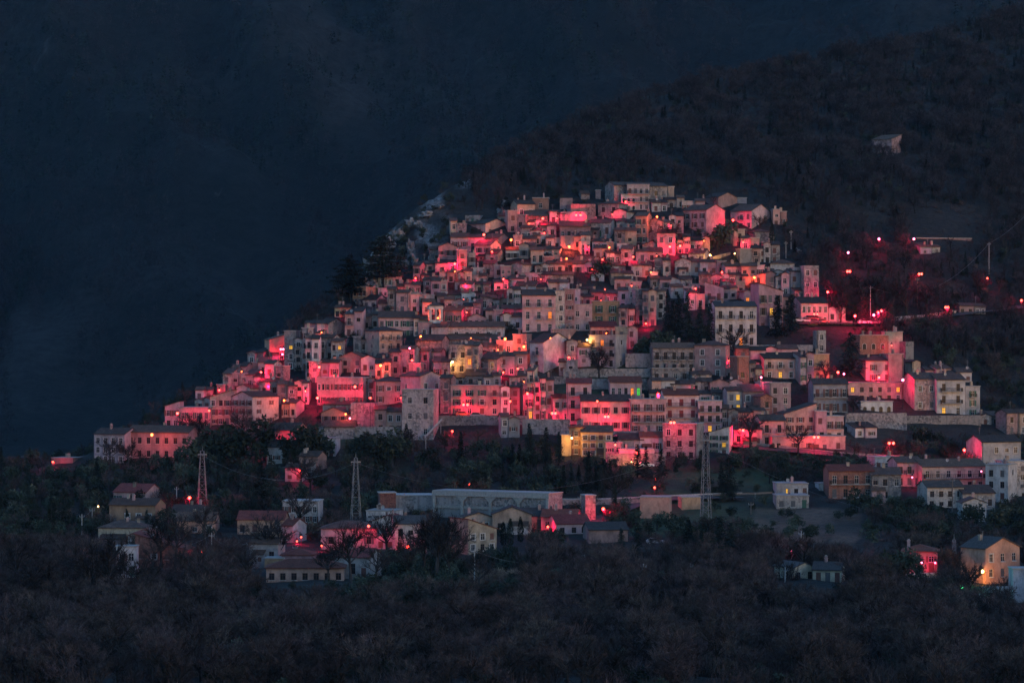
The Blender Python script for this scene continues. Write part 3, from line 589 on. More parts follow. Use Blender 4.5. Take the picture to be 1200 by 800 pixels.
# x0 x1 eave base side roof wall windows flags | landmark name ~ label.   (photo coordinates of the visible front; side = width of the side wall seen)
DATA = '''
719 783 217 246 -10 g st 7x2 x|the long palazzo on top~long stone palazzo with low tiled roof at the very top of the village
735 761 216.5 247.2 0 f w 4x3 kdlbx|
728 757 228 248 0 f w 5x2 kax|the white arched palazzo front~white palazzo wing with rows of dark arched windows below the long palazzo
783 790 219 234 0 f c 0x0 x|
698 704 223 234 0 f sr - x|
681 691 227 236 0 g st - x|
656 671 232 246 0 n sr - |
669 698 239 260 0 n sr - |
657 688 248 264 0 n p - |
701 725 239 260 11 h st 2x2 k|the hip-roofed stone house~square stone house with white window surrounds and hipped roof near the top
717 734 248 264 10 G c 1x1 |
624 643 232 247 0 f o 1x1 k|the orange parapet house~orange house with parapet at the upper end of the village
606 627 239 256 -8 g c 2x1 k|
595 606 247 274 0 f sr 1x2 x|the narrow church front~narrow reddish church front with red light on its doorway
605 616 252 272 0 f sr 1x1 x|
583 594 253 263 0 g st 1x1 |
615 642 253 268 0 s sr - x|
569 595 262 277 -25 G p 2x1 x|the red-lit gabled house~wide gabled house glowing red with a long stone side wall
528 546 262 281 0 f st 2x1 d|
545 562 252 264 0 n st 3x1 |
528 567 278 293 0 g st 3x1 |
566 584 279 291 13 g st 2x1 |
514 536 289 313 0 G p 3x2 x|the glowing red house~three-storey house washed bright red above dark roofs at the upper left edge
503 515 292 308 0 g st 2x1 |
510 535 308 321 0 G st 1x1 |
496 510 309 318 0 g p 1x1 |
484 492 311 332 6 g p 1x2 |
536 547 293 323 0 f p 1x3 b|
548 557 297 318 0 f w 1x2 |
546 552 289 302 0 f g - |
556 575 287 306 12 g p 2x2 |
569 583 297 311 9 g st 1x1 |
593 608 293 304 0 g w 2x1 d|
608 628 287 304 0 g c 3x1 |
622 637 293 312 0 g c 2x1 d|
637 656 292 302 0 g w 2x1 |
637 656 301 313 0 f sr 2x1 O|
610 623 267 285 0 g st 2x1 d|
622 635 270 284 0 g w 2x1 |
626 642 276 288 0 g st 2x1 d|
640 657 279 291 0 g w 2x1 |
602 612 276 292 0 f st 1x1 |
612 629 280 292 0 g st 1x1 |
618 636 261 270 0 g w 2x1 |
634 652 264 278 0 g st 2x1 |
640 655 249 263 0 g sr 2x1 |
644 662 251 265 0 h st 1x1 |
656 692 265 283 0 g sr 5x1 kd|
690 715 261 278 8 g st 2x1 d|
722 746 259 272 0 g st 2x1 |
720 746 271 290 0 f st 2x1 |
745 758 253 286 7 g o 2x3 |
757 777 260 285 14 G st 1x1 |the big stone gable~big windowless-looking stone gable house with steep roof beside a red alley
770 791 273 300 4 g p 2x2 k|the red box house~square house lit fiery red below the big stone gable
784 801 253 274 0 f p 1x1 |
801 827 246 278 24 g sr 3x3 k|the tall stone tower house~tall dark-roofed stone house with a broad grey side wall near the top right
841 865 231 249 -16 G sr 0x0 Cx|the hilltop church~plain church with gable front and red-lit pilastered side wall
864 875 232 242 0 f g - x|
857 880 247 269 24 g p 3x2 b|the lamp-lit gabled house~gabled house with cream side wall and red lamp by its balcony
906 922 248 266 0 f p 1x1 |
780 802 234 246 0 g st 2x1 |
799 826 236 248 0 g w 2x1 |
764 782 237 250 0 f sr 2x1 |
793 809 281 298 0 f p 2x2 |
807 823 282 296 8 g st 2x1 |
822 832 279 294 0 G c - |
807 825 297 308 8 g st 1x1 |
859 873 269 291 0 f c 1x2 |
868 890 279 295 0 g st 2x1 |
884 904 272 288 0 h st 0x0 |
881 898 291 310 0 g st 2x2 |
895 914 287 310 0 G sr 1x1 |
867 881 292 310 0 f g - x|the grey sheeted box~blue-grey box wall with nothing on it among stone houses
820 841 307 325 0 g sr 2x1 |
840 851 306 325 0 f p 1x1 |
850 887 312 333 0 g p 4x1 |
886 896 311 333 0 f w 1x1 |
895 918 318 334 0 G st 1x1 |
916 938 321 348 0 g sr 2x1 |
903 931 309 323 0 h st 0x0 x|
929 944 313 347 0 n st 1x2 |
942 960 311 354 0 n st 2x3 |the round stone tower~massive roofless stone tower at the upper right end of the village
897 918 324 345 0 G sr 1x1 |
931 952 340 352 0 g st 4x1 d|
657 675 276 293 0 n sr - |
673 692 277 294 0 f st 2x1 |
681 691 283 299 0 f w 2x2 |
694 714 283 292 0 g w 2x1 |
696 714 291 305 0 g w 1x1 |
711 718 284 306 0 f c - |
711 729 296 310 0 s w 2x1 |
728 741 292 314 4 g st 1x2 |
723 743 288 300 0 G p 1x1 |
745 776 295 308 0 g p 2x1 d|
753 775 287 296 0 G sr - |
767 786 305 324 0 g p 2x1 d|
791 823 306 324 0 gr sr 3x1 |
694 715 309 324 0 f w 2x1 |
713 733 311 320 0 g w 1x1 |
716 742 320 337 0 g st 2x1 |
741 764 311 327 0 s w 1x1 |
762 771 319 330 0 f w 1x1 |
693 708 322 331 0 G w 1x1 |
762 786 326 339 0 g st 2x1 |
655 693 307 318 0 g sr 3x1 |
671 697 309 321 0 f w 2x1 |
720 752 329 342 0 g p 3x1 |
779 811 327 338 0 g st 2x1 |
810 820 333 344 0 f p 1x1 |
786 812 336 350 0 g st 3x1 |
413 429 336 358 13 f o 3x2 k|the orange corner house~orange cube house with flat parapet by the dark cedars
426 440 329 338 0 f sr 1x1 |
444 464 313 323 0 g p 2x1 |
443 456 321 337 0 g c 1x1 |
453 471 324 335 0 g p 1x1 |
437 445 320 334 0 f g - |
443 454 338 348 0 f w 2x1 d|
452 474 335 346 0 f sr 3x1 |
425 441 351 362 12 g st 2x1 |
443 456 356 366 0 s sr - |
454 479 343 368 0 g st 3x2 |
476 488 343 366 0 f w 1x2 |
481 491 345 367 0 f p 1x2 |
489 499 345 365 0 f st 1x2 |
496 509 346 357 0 f p 1x1 |
495 510 354 369 0 g p 2x1 |
474 493 333 346 0 g st 2x1 |
496 512 327 342 0 g st 2x2 |
505 524 329 349 0 g p 2x1 |
494 522 322 331 0 g c 4x1 |
515 533 319 333 0 G st 1x1 |
526 539 317 331 0 f sr 1x1 |
533 554 332 343 0 g p 2x1 |
537 553 319 332 0 g p 1x1 |
512 543 347 356 0 f c 2x1 |
541 552 344 356 0 f w 1x1 d|
553 567 314 324 0 f w 1x1 |
553 570 323 331 0 g g 2x1 |
566 590 311 325 0 g st 2x1 |
587 599 312 330 0 f p 2x2 |
599 612 310 328 13 G st 1x1 |
597 614 327 338 0 s w - |
610 634 320 332 6 f w 2x1 |the white flat-roofed box~low white box house with flat roof amid dark tiled roofs
627 643 312 321 0 G st 2x1 |
642 662 309 321 0 G st 1x1 |
631 648 322 334 0 g st 1x1 |
648 672 322 333 0 g sr 2x1 |
539 554 333 347 0 g p 2x1 |
556 575 333 343 0 g w 2x1 |
579 596 331 341 0 G p 1x1 |
594 610 340 364 0 g p 1x2 b|
604 647 336 346 0 g sr 5x1 |
643 666 331 348 0 g w 2x1 |
564 582 350 363 0 g sr 2x1 d|
578 596 351 363 0 g w 1x1 |
541 557 343 355 0 g p 2x1 d|
588 612 362 373 0 g g 3x1 kdYx|
589 612 372 389 0 f w 3x1 |
569 589 364 381 0 g p 1x1 b|
548 569 372 382 0 G p 3x1 k|
545 564 358 374 0 g st 2x1 b|
612 651 346 391 0 g p 3x3 kbO|the big pink house~big pink house with three rows of windows and brown shutters mid village
651 663 341 390 0 f st 1x3 |
661 673 339 391 0 f p 1x4 |the thin pink tower house~thin four-storey pink tower house right of the big pink one
668 680 339 359 0 f p 1x1 |
671 694 357 391 0 f p 2x2 k|
677 697 339 349 0 g st 3x1 |
674 695 348 358 0 f c 3x1 l|
693 726 344 357 0 g sr 3x1 dlb|
694 726 353 381 0 f o 2x2 kb|the salmon balcony house~salmon house with two rows of white-framed balcony doors
724 746 340 364 0 g p 2x2 |
725 744 361 382 0 f sr 2x1 b|
745 757 339 379 0 f st 1x3 |
753 769 341 383 0 g p 1x3 bl|
767 780 341 374 0 g st 1x3 |
505 524 383 400 0 g st - |
520 541 364 380 7 gr p 2x1 |
521 546 352 365 0 g st 2x1 |
516 591 383 399 0 g st 6x1 k|the long grey stone house~long grey stone house with five dark windows under a long tiled roof
515 575 393 402 0 s st - x|
524 584 398 408 0 s st - x|
526 547 405 440 0 f st 2x1 |the yellow-lit stone wall house~rough stone house lit golden by a wall lamp
545 561 405 441 0 f sr 1x3 bO|
546 584 406 416 0 g c 2x1 |
555 577 414 426 0 g p 1x1 |
582 592 399 414 0 f sr 1x1 |
590 602 400 415 0 f p 1x1 |
601 617 392 415 6 f p 1x1 |
559 583 421 444 25 g sr 2x2 k|the stone house with wide side~square reddish stone house showing a wide windowless side wall
621 637 401 436 34 g w 1x2 bkn|the white-fronted grey house~narrow white front with long plain grey side wall
664 692 405 428 0 g st 2x2 |
648 667 386 399 10 f c - |
672 692 405 421 0 g w 2x1 |
690 721 393 432 14 f g 3x3 kblO|the grey balcony block~grey three-storey flat-roofed block with long balconies and pink side wall
692 723 383 397 0 gr c 4x1 kd|
721 746 384 409 0 G c 1x1 |
765 815 408 438 0 g st 5x2 kb|the wide stone house~wide two-storey stone house with a pale glazed balcony band
766 806 423 432 0 f w 4x1 kdx|
764 808 432 447 0 f st 4x1 k|
814 850 405 443 7 h sr 2x3 k|the square stone block~square four-storey stone block with hipped roof and small windows
849 865 418 434 0 f b 1x1 |
849 864 432 444 0 f w 1x1 |
864 878 418 458 0 f b 1x1 x|
862 897 408 436 0 f b 3x1 |
877 893 430 452 0 f st 1x1 |
895 934 420 445 0 g p 3x2 kbY|
895 935 409 420 0 f p 4x1 |
938 954 415 450 0 f st 2x1 |
953 972 415 450 0 f y 1x2 k|the tall yellow house~tall plain yellow house front with two small windows
838 887 359 408 0 gd w 4x3 kbO|the white house with dormers~white three-storey house under a dark red roof with two round dormers
872 891 340 360 0 g p 2x1 O|
889 918 341 387 0 l p 2x3 bYY|
917 928 348 370 0 g p 1x1 |
826 848 337 357 0 l p 2x1 d|
846 864 337 353 0 g p 2x1 |
862 873 330 348 0 f p 1x1 |
847 863 331 342 0 g w 1x1 |
845 863 322 334 0 g w 1x1 |
819 847 324 336 0 g sr 2x1 |
806 826 345 362 0 g p 3x1 |
938 971 355 381 0 g p 5x1 d|the low pink house by the car park~low pinkish house with a row of tall windows behind parked cars
971 991 361 379 0 G g 1x1 |
957 968 387 414 0 n st 1x2 |the ruined stone stub~pale broken stone wall stub standing alone on a dark slope
1007 1051 393 416 0 f b 4x1 ka|the brick house ruin~red brick house with tall pale-framed windows partly overgrown
1037 1058 389 416 0 f c - |
1014 1051 423 448 0 hr p 2x2 k|the crimson villa~crimson-lit villa with hipped red roof beside a big dark fir
1041 1059 415 448 0 f p - |
1061 1071 400 424 0 n st - |
1069 1079 424 445 0 G c 1x1 |
1084 1115 432 446 0 g p 3x1 |
953 994 450 486 -3 g g 3x2 bl|the blue-grey house~blue-grey two-storey house with long balcony
993 1059 449 471 0 f sr 6x2 kYY|the long two-storey flats~long pinkish flat-roofed flats with two yellow-lit windows
1008 1047 471 486 0 f w 4x1 ka|
1071 1099 444 484 0 g sr 2x2 k|
1097 1132 445 489 0 g w 2x3 kblY|the white corner apartments~white three-storey apartment house with dark railings at the right edge
1131 1149 453 489 0 f w 1x3 kb|
1106 1139 438 449 0 g w 3x1 |
1002 1028 501 513 0 f p 1x1 |
1179 1206 484 510 0 g b 2x1 |
1148 1178 488 500 0 f st 3x1 |
1149 1198 518 552 0 g w 4x2 |the pale cube apartments~pale three-storey apartment house near the right edge above a lower white one
1156 1180 545 588 16 f w 2x3 k|the tall white block~tall white block with a few small windows at the right edge
1180 1206 541 585 0 f st 2x4 |
1025 1053 536 554 0 f w 3x1 d|
1051 1081 542 571 0 g p 3x2 b|
1079 1157 547 576 0 g c 6x2 kbl|the long cream house~long cream house with long balcony under a big tiled roof
1086 1130 571 596 0 g st 4x2 |
1127 1167 578 598 0 g st 2x1 |
1128 1156 589 610 0 G st 1x1 |
971 1024 552 586 -3 gr b 4x2 kbl|the brick chalet~brick house with two long white balcony bands and red roof
1020 1056 556 587 0 g st 3x2 |
910 947 567 582 0 f w 4x1 Y|
910 948 581 596 0 f st 3x1 |
960 976 567 578 0 f w 1x1 |
516 529 443 487 0 g sr 1x2 |
567 587 442 453 0 f w 2x1 d|
527 568 442 453 0 g st 3x1 |
528 587 452 487 0 f p 4x3 kb|the pink facade with twin lamps~wide three-storey pink facade with a twin red lamp on its lower floor
587 609 454 487 0 f w 3x3 b|
597 617 442 458 0 h st 1x1 |
613 621 450 490 0 f p 1x3 |
618 634 444 493 0 f p 1x4 bY|
633 649 448 494 0 g p 2x3 b|
648 667 466 495 0 gr p 2x1 l|
664 693 449 496 0 gr p 2x3 kbl|the red-roofed balcony house~red-roofed pink house with full-width balconies on each floor
681 739 470 507 0 g p 5x2 k|the crimson long house~long crimson-lit house with a twin lamp and arched door
738 781 468 509 0 f p 3x3 kbl|the three-bay balcony house~bright crimson house with three-bay balconies on two floors
715 752 448 468 0 gr p 5x1 kdVO|
761 780 460 471 0 f w 1x1 |
764 791 446 465 0 g p 2x1 |
786 814 450 465 0 g p 3x1 |
778 819 463 505 0 gr p 3x3 kbrl|the red-shuttered house~pink house with red shutters and two long balconies
818 846 470 508 0 f p 3x3 kblY|
818 847 460 473 0 f g 2x1 |
852 894 459 484 0 f sr 4x2 YY|
863 897 481 501 0 f p 4x1 |
845 865 481 502 0 f st 1x1 |
811 834 439 450 0 g w 5x1 |
811 835 447 461 0 g p 2x1 |
832 870 448 463 0 g p 4x1 |
891 905 465 496 0 G b 1x1 |
891 904 448 470 0 f p 1x1 |
902 927 449 487 0 f p 2x3 k|the pale pink square house~pale pink three-storey square house with paired windows
860 893 503 523 0 g p 2x1 e|
891 921 493 524 0 g p 2x2 kb|
919 957 485 516 0 r p 3x3 k|the big pink slanting-roof house~big pink house with slanting roof and three rows of windows
955 969 482 518 0 f p 1x1 |
966 989 488 518 0 f p 2x2 kbl|
904 992 512 531 0 f p 5x1 ex|
831 854 507 534 7 r w 2x3 kbY|the white slope-roofed house~white house with slanting roof and one bright red side
777 816 497 540 10 f st 3x3 k|the big bare stone house~big bare stone house with rows of dark windows above thickets
667 683 501 534 6 hr o 1x3 k|the little ochre tower~little ochre tower house with red hipped roof beside a yellow lamp
681 718 506 535 0 g y 4x3 bke|
658 669 510 534 0 f y - x|
676 693 491 503 0 G w 2x1 |
710 729 519 542 0 f w 1x2 |
725 754 515 530 0 g g 2x1 |
750 778 512 531 0 gr w 1x1 |
726 767 527 545 0 f p 3x1 |
587 609 491 512 0 g st 2x1 |
471 508 457 515 0 f st 2x3 k|the stone tower on the terrace~broad square stone tower with brick top floor standing on the terrace edge
493 518 441 482 -25 G p 2x2 k|
440 473 447 474 -3 hd p 2x2 |the pink hip-roofed house~plain pink house with dark hipped roof above stone terraces
419 439 448 469 0 Gd p 2x1 |
371 426 443 477 0 f p 11x2 k|the long pink hall~long pink hall with two rows of many tall narrow windows
411 441 472 503 0 n st 0x0 |
439 472 480 508 0 f st 2x1 |
376 406 484 506 0 G o 3x2 |the ochre gable house~ochre gabled house beside a red lamp under the long pink hall
380 415 500 516 0 g st - |
375 393 514 537 4 f w 1x2 b|
397 426 419 439 0 G sr 2x2 k|
423 456 420 440 0 g p 3x1 |
445 471 388 421 -18 h c 3x3 kb|the cream corner house~tall cream corner house lit orange with dark hipped roof
443 487 372 396 0 g p 5x2 kd|
404 425 365 397 0 f p 2x2 bl|
423 444 370 389 0 g st 2x1 |
392 411 360 373 0 g y 2x1 |
371 385 379 399 18 g st 1x1 |
385 406 397 409 0 g st 2x1 |
485 501 373 396 0 g st 1x1 |
490 503 378 398 0 f p 1x1 |
487 518 399 424 0 g st - |
492 517 412 435 0 g st 2x1 |
316 335 398 424 -8 r o 2x2 |the orange-lit edge house~ochre house glowing orange from twin lamps on the left edge
290 309 413 428 0 g p 3x1 |
333 347 388 434 0 f st 1x4 Y|the tall thin stone house~tall thin stone house with a yellow window beside the orange-lit one
345 361 393 435 0 f st 2x4 b|
358 374 397 447 0 g sr 2x4 b|
357 383 379 397 0 f w 5x1 d|
373 391 396 423 0 g st 2x2 b|
388 402 400 424 0 g st 2x1 Y|
286 317 425 441 0 f sr 3x1 |
272 289 429 446 0 g st 2x1 |
261 281 438 460 0 f st 2x2 |
280 290 438 457 0 f w 1x2 |
288 305 439 457 0 g sr 1x1 |
310 332 431 460 0 g st 2x2 |
325 348 452 473 0 g sr 2x2 |
345 362 450 474 0 f p 1x2 |
277 303 455 466 0 G c 2x1 |
303 326 447 466 0 g st 2x1 |
254 264 451 464 0 f sr - |
271 297 465 507 28 G w 3x4 kbl|the white balcony house~large white gabled house with wooden balconies on the left slope
246 271 465 499 0 r c 3x3 |
209 247 478 505 0 f p 4x2 k|
193 210 476 502 0 r p 2x2 |
228 247 469 480 0 G w 1x1 |
229 249 457 468 0 g st 2x1 |
146 223 507 540 0 g p 7x2 k|the long white farmhouse~long white house with red-lit front at the far left end
109 147 509 544 0 g g 4x3 k|
60 86 537 545 0 f sr - |
316 347 504 527 0 g p 2x1 b|
312 346 524 547 0 g w 4x1 |
334 354 548 568 0 g p 2x1 |
350 373 535 556 0 g p 2x1 |
127 183 592 618 8 g o 4x1 |the long-roofed cottage~cottage with a long grey-brown roof among dark conifers
132 172 577 590 0 gr p 2x1 |
115 170 619 640 0 h c 3x1 |the brown hip-roofed villa~cream villa under a brown hipped roof in the lower left
150 187 628 652 0 Gr w 2x1 |
158 220 645 668 0 lr b 3x2 |the brick house with sloping roof~brick house with a single long sloping red roof
136 160 641 676 0 f w 1x1 |
198 233 600 616 0 g g 2x1 |
206 252 610 628 0 g o 3x1 |
331 373 588 614 0 f w 5x2 kx|the mossy white block~stained white windowless-looking block with flat roof among trees
278 333 609 628 0 gr o 3x1 |
330 343 616 636 14 gr w 1x1 |
292 326 637 662 0 g w 2x1 |
310 332 655 668 0 f y 1x1 |
312 403 666 682 0 hr p 7x1 kx|the pink roofed villa~wide pink villa with stepped red roofs in the lower foreground
330 367 651 667 0 hr p 3x1 kx|
392 433 653 678 13 gr w 2x1 b|the white villa with red roof~white villa with dark red roof and leafless trees around it
376 442 620 644 0 h p 3x1 x|the flat brown-roofed house~pinkish house with a wide low brown roof and red lamp at its corner
440 463 630 645 0 G w 1x1 |
429 463 599 615 0 f w 4x2 |
436 472 611 626 0 Gr w 2x1 |
463 500 614 648 0 gd w 2x1 |
549 582 621 648 -22 lr c 3x2 k|the cream house with red roof~cream two-storey house with dark red sloping roof beside leafless trees
445 464 578 604 0 f b - x|
462 507 581 600 0 f st - x|
506 644 579 616 16 f g - x|the concrete factory hall~long concrete factory hall with broad roof beams below the village
545 577 606 624 0 G c 2x1 |
577 623 603 626 0 Gd c 3x1 |
598 640 605 620 0 gd c 2x1 |
634 676 606 622 0 gr p 2x1 |
652 692 614 627 0 gr p 3x1 |
686 698 581 613 0 f sr - x|the concrete block tower~bare concrete tower block without windows beside the red lamp
750 784 583 606 5 f o - x|the ochre box~plain ochre box building without windows by the road
799 821 583 598 0 f o - x|
690 736 621 636 0 gd sr - x|
930 955 665 682 -20 Gd c 2x1 |the cream villa with green roof~cream villa with dark roofs and two chimneys in the lower right
953 986 668 684 0 gd c 3x1 |
1058 1098 647 672 0 hr c 3x2 |the villa with two magenta lamps~two-storey villa with red hipped roof and two magenta lamps
1152 1198 643 681 -24 Gd o 3x2 k|the ochre hall~ochre gabled hall behind a strong yellow-white lamp
1187 1206 667 708 0 f g - x|
1023 1044 163 182 14 s sr 2x1 x|the lone ruin~pale crumbling house with slanting roof alone in the wood high on the hill
1073 1140 279 288 0 f sr 9x1 k|the long low building~long low building with many openings on the wooded slope
1078 1102 289 299 0 f st 3x1 |
1124 1156 359 369 0 f sr 4x1 |
362 374 424 452 0 f sr 1x2 |
374 397 425 445 0 g p 2x1 |
456 486 413 441 0 g sr 3x2 |
479 493 426 447 0 f p 1x1 |
378 413 474 488 0 g st 3x1 |
586 618 417 440 0 g sr 3x2 |
440 458 426 447 0 g p 2x1 |
414 430 398 414 0 g st 2x1 |
508 528 424 446 0 g st 2x1 |
655 676 424 440 0 g st 2x1 |
330 347 474 492 0 g st 2x1 |
504 620 487 498 0 w st - |
612 668 491 508 0 w st - |
664 782 505 514 0 w st - |
990 1064 484 504 0 w st - |
1058 1152 487 503 0 w st - |
733 768 414 428 0 w sr - |
680 768 444 458 0 w st - |
660 776 432 442 0 w st - |
616 690 441 450 0 w st - |
371 470 500 514 0 w st - |
930 1000 376 382 0 w st - |
838 954 404 412 0 w st - |
245 300 512 528 0 w st - |
650 752 585 592 0 w sr - |
1150 1182 687 702 0 w w - |
1060 1100 671 677 0 w w - |
712 780 531 545 0 w st - |
'''
def split_wide(line):
    # a wide row in the old village is two narrow houses side by side, each with its own height and wall
    head, _, lab = line.partition('|'); t = head.split(); x0, x1, yt, yb, ws = map(float, t[:5]); fl = t[8] if len(t) > 8 else ''
    if lab.strip() or abs(ws) > 3 or x1 - x0 < 16 or yb > 515 or yb < 235 or t[5][0] in 'wnrl' or t[7] in ('-', '0x0') or set('kxC') & set(fl): return [line]
    m = x0 + (x1 - x0)*R.uniform(.4, .6); c, r = t[7].split('x'); out = []; hgt = yb - yt
    for i, (a, b_) in enumerate(((x0, m), (m, x1))):
        dy = R.uniform(-.22, .12)*hgt if i == R.randrange(2) else 0
        wl_ = t[6] if R.random() < .5 else R.choice(('st', 'sr', 'w', 'c', 'p', 'g', 'st'))
        rf = t[5] if t[5] != 'f' and R.random() < .6 else R.choice(('g', 'G', 's', 'g', 'f'))
        out.append(f'{a:.1f} {b_:.1f} {yt + dy:.1f} {yb + R.uniform(-.6, .6):.1f} 0 {rf} {wl_} {max(1, int(c)//2)}x{r} {fl if i == 0 else ""} |')
    return out
for row in DATA.strip().splitlines():
    for line in split_wide(row): house(line.replace('0x0', '-'))

h = next(h for h in HOUSES if 'factory hall' in h['lab']); next(c for c in h['o'].children if c.name.startswith('wall')).data.materials[0] = WALL['st'][1]
# the factory hall: concrete frame, cornice and a whitewashed lower wall
h = next(h for h in HOUSES if 'factory hall' in h['lab']); w_, h_ = h['w'], h['h']; root = h['o']
b = MB(); b.box(-w_/2 + .1, w_/2*.35, -.08, 0, -1, h_*.44); obj('lower_wall', b.mesh('hall_lower_wall', [WALL['g'][1]]), root)
b = MB(); b.box(-w_/2 - .1, w_/2 + .1, -.45, -.004, h_*.86, h_ - .01); obj('cornice', b.mesh('hall_cornice', [M['conc']]), root)
b = MB(); b.box(-w_/2, w_/2, -.3, -.004, h_*.46, h_*.54); obj('beam', b.mesh('hall_beam', [M['conc']]), root)
for k in range(5):
    x = -w_/2 + .4 + (w_ - .8)*k/4; b = MB(); b.box(x - .35, x + .35, -.4, -.09, -1, h_*.855)
    if 0 < k < 4: b.prism([(x - 1.6, h_*.855), (x - .3, h_*.68), (x + .3, h_*.68), (x + 1.6, h_*.855)], 'y', -.38, -.1)
    obj('pillar', b.mesh('hall_pillar', [M['conc']], weld=False), root)
for k in range(4):
    x = w_*.21 + k*w_*.075; b = MB(); b.box(x, x + w_*.06, -.06, 0, .2, h_*.42); obj('panel', b.mesh('hall_panel', [M['sh_br'] if k % 2 else M['conc']]), root)
# ------------------------------------------------------------------ street lamps
# photo x, y, colour, power factor, twin offset (px) ; a lamp in front of a house hangs on or stands before that house
LAMPS = '''
675 252 r 2 5.5
770 254 o 1
859 258 r 1.6
599 281 o 1.6
636 256 r 1.2
567 275 r 1.3
590 327 r .9
533 309 r 2.2
533 318 o .4
487 326 r .7
507 357 o .6
667 289 o 1.6
664 303 o 1
714 290 o .9
706 304 r .8
742 301 r .8
785 289 r 1.6
797 288 r 1.2
846 319 r 1
884 325 o 1.4
832 299 y 1
861 297 y .25
815 338 r .8
709 339 r .3
592 397 o 1.6
614 406 o 1.6
645 396 o .4
688 398 y .6
757 379 r .8
493 394 o .9
480 408 w .5
483 422 r 1
446 428 o 1.6
329 409 w 1 3
331 415 w .5
306 436 r 1
374 430 r 2
358 458 r 1
333 469 o .8
372 466 r 1.5
416 453 r 1.2
434 466 r .8
208 484 r 1.2
245 481 r .6
178 509 o 1.3
320 513 r 1.2
410 490 w .7
405 485 o .5
257 457 r 1
530 424 y 1.3
543 474 r 1.8 5
618 461 r 1.5
647 484 r 1.5 4
709 488 r 2 4
786 495 r 1.6 4
867 504 r 1.8 4
954 512 r 1.8 5
670 513 y .9
721 521 r .8
746 530 r .9
740 541 y .4
892 442 w .6
982 436 r 1.4
989 438 w .6
1030 442 r 2.2
1058 445 w 1.6
954 368 r .8 4
1002 370 r 3.2
1024 369 w 1.6
1029 366 r 2
1033 364 r 2
970 342 r 2
994 296 w 1.2
993 318 r 1.4 3
1030 280 w 1.2
1071 280 w 1.2
1077 321 r 1.4 3
1157 326 r .7
1108 360 r 1.3 3
1197 352 r 1.3
1042 519 r 1.6 5
1130 527 r 1.5
1069 559 w .3
1150 552 w .2
222 583 r 1.8
115 593 y .2
432 616 r .8
348 634 r .25
353 629 r .2
377 639 r .2
234 653 r .2
237 646 r .2
118 660 r .8
352 551 r .6
478 640 r .7
707 596 r 1.8
642 617 r .5
550 567 r .2
768 561 r .35
767 571 r .5
927 645 w .3
1080 659 w .35
1096 659 w .35
1063 659 o .15
1151 669 y 1.5
1127 687 v .5
62 541 r .5
700 470 r .6
530 505 r .5
598 470 r .5
'''
LC = {'r': ((1, .006, .065), (1.0, .10, .05)), 'o': ((1, .085, .045), (1.0, .20, .05)), 'y': ((1, .42, .09), (1.0, .72, .30)), 'w': ((1, .015, .09), (1.0, .25, .45)), 'v': ((.05, 1, .35), (.2, 1, .5))}
LAMPW = {'r': 'red', 'o': 'orange-red', 'y': 'warm yellow', 'w': 'pinkish-white', 'v': 'green'}
BULB = {}
for k, (lc, bc) in LC.items():
    M['bulb_' + k] = glow('lit_bulb_' + LAMPW[k].replace('-', '_').replace(' ', '_'), bc, BULB_E)
    for rr in (.20, .29, .38):
        bm = bmesh.new(); bmesh.ops.create_icosphere(bm, subdivisions=2, radius=rr); me = bpy.data.meshes.new('bulb'); bm.to_mesh(me); bm.free()
        me.materials.append(M['bulb_' + k]); me.polygons.foreach_set('use_smooth', [True]*len(me.polygons)); BULB[k, rr] = me
b = MB(); b.bar((0, 0, .75), (0, 0, .42), .12, 0, 8, .42); b.bar((0, 0, .85), (0, 0, .75), .12, 0, 8); HOOD = b.mesh('lamp_hood', [M['iron']])
b = MB(); b.bar((0, 0, 0), (0, 0, 1), .06, 0, 8, .045); b.bar((0, 0, -.1), (0, 0, .12), .12, 0, 8); POLE = b.mesh('lamp_pole', [M['iron']], weld=False)
LAMPLIST = []
def hit_house(px, py):
    c = [h for h in HOUSES if h['x0'] - 1 <= px <= h['x1'] + 1 and h['yt'] - 6 <= py <= h['yb'] + 1 and h['roof'] != 'w']
    return max(c, key=lambda h: h['yb']) if c else None
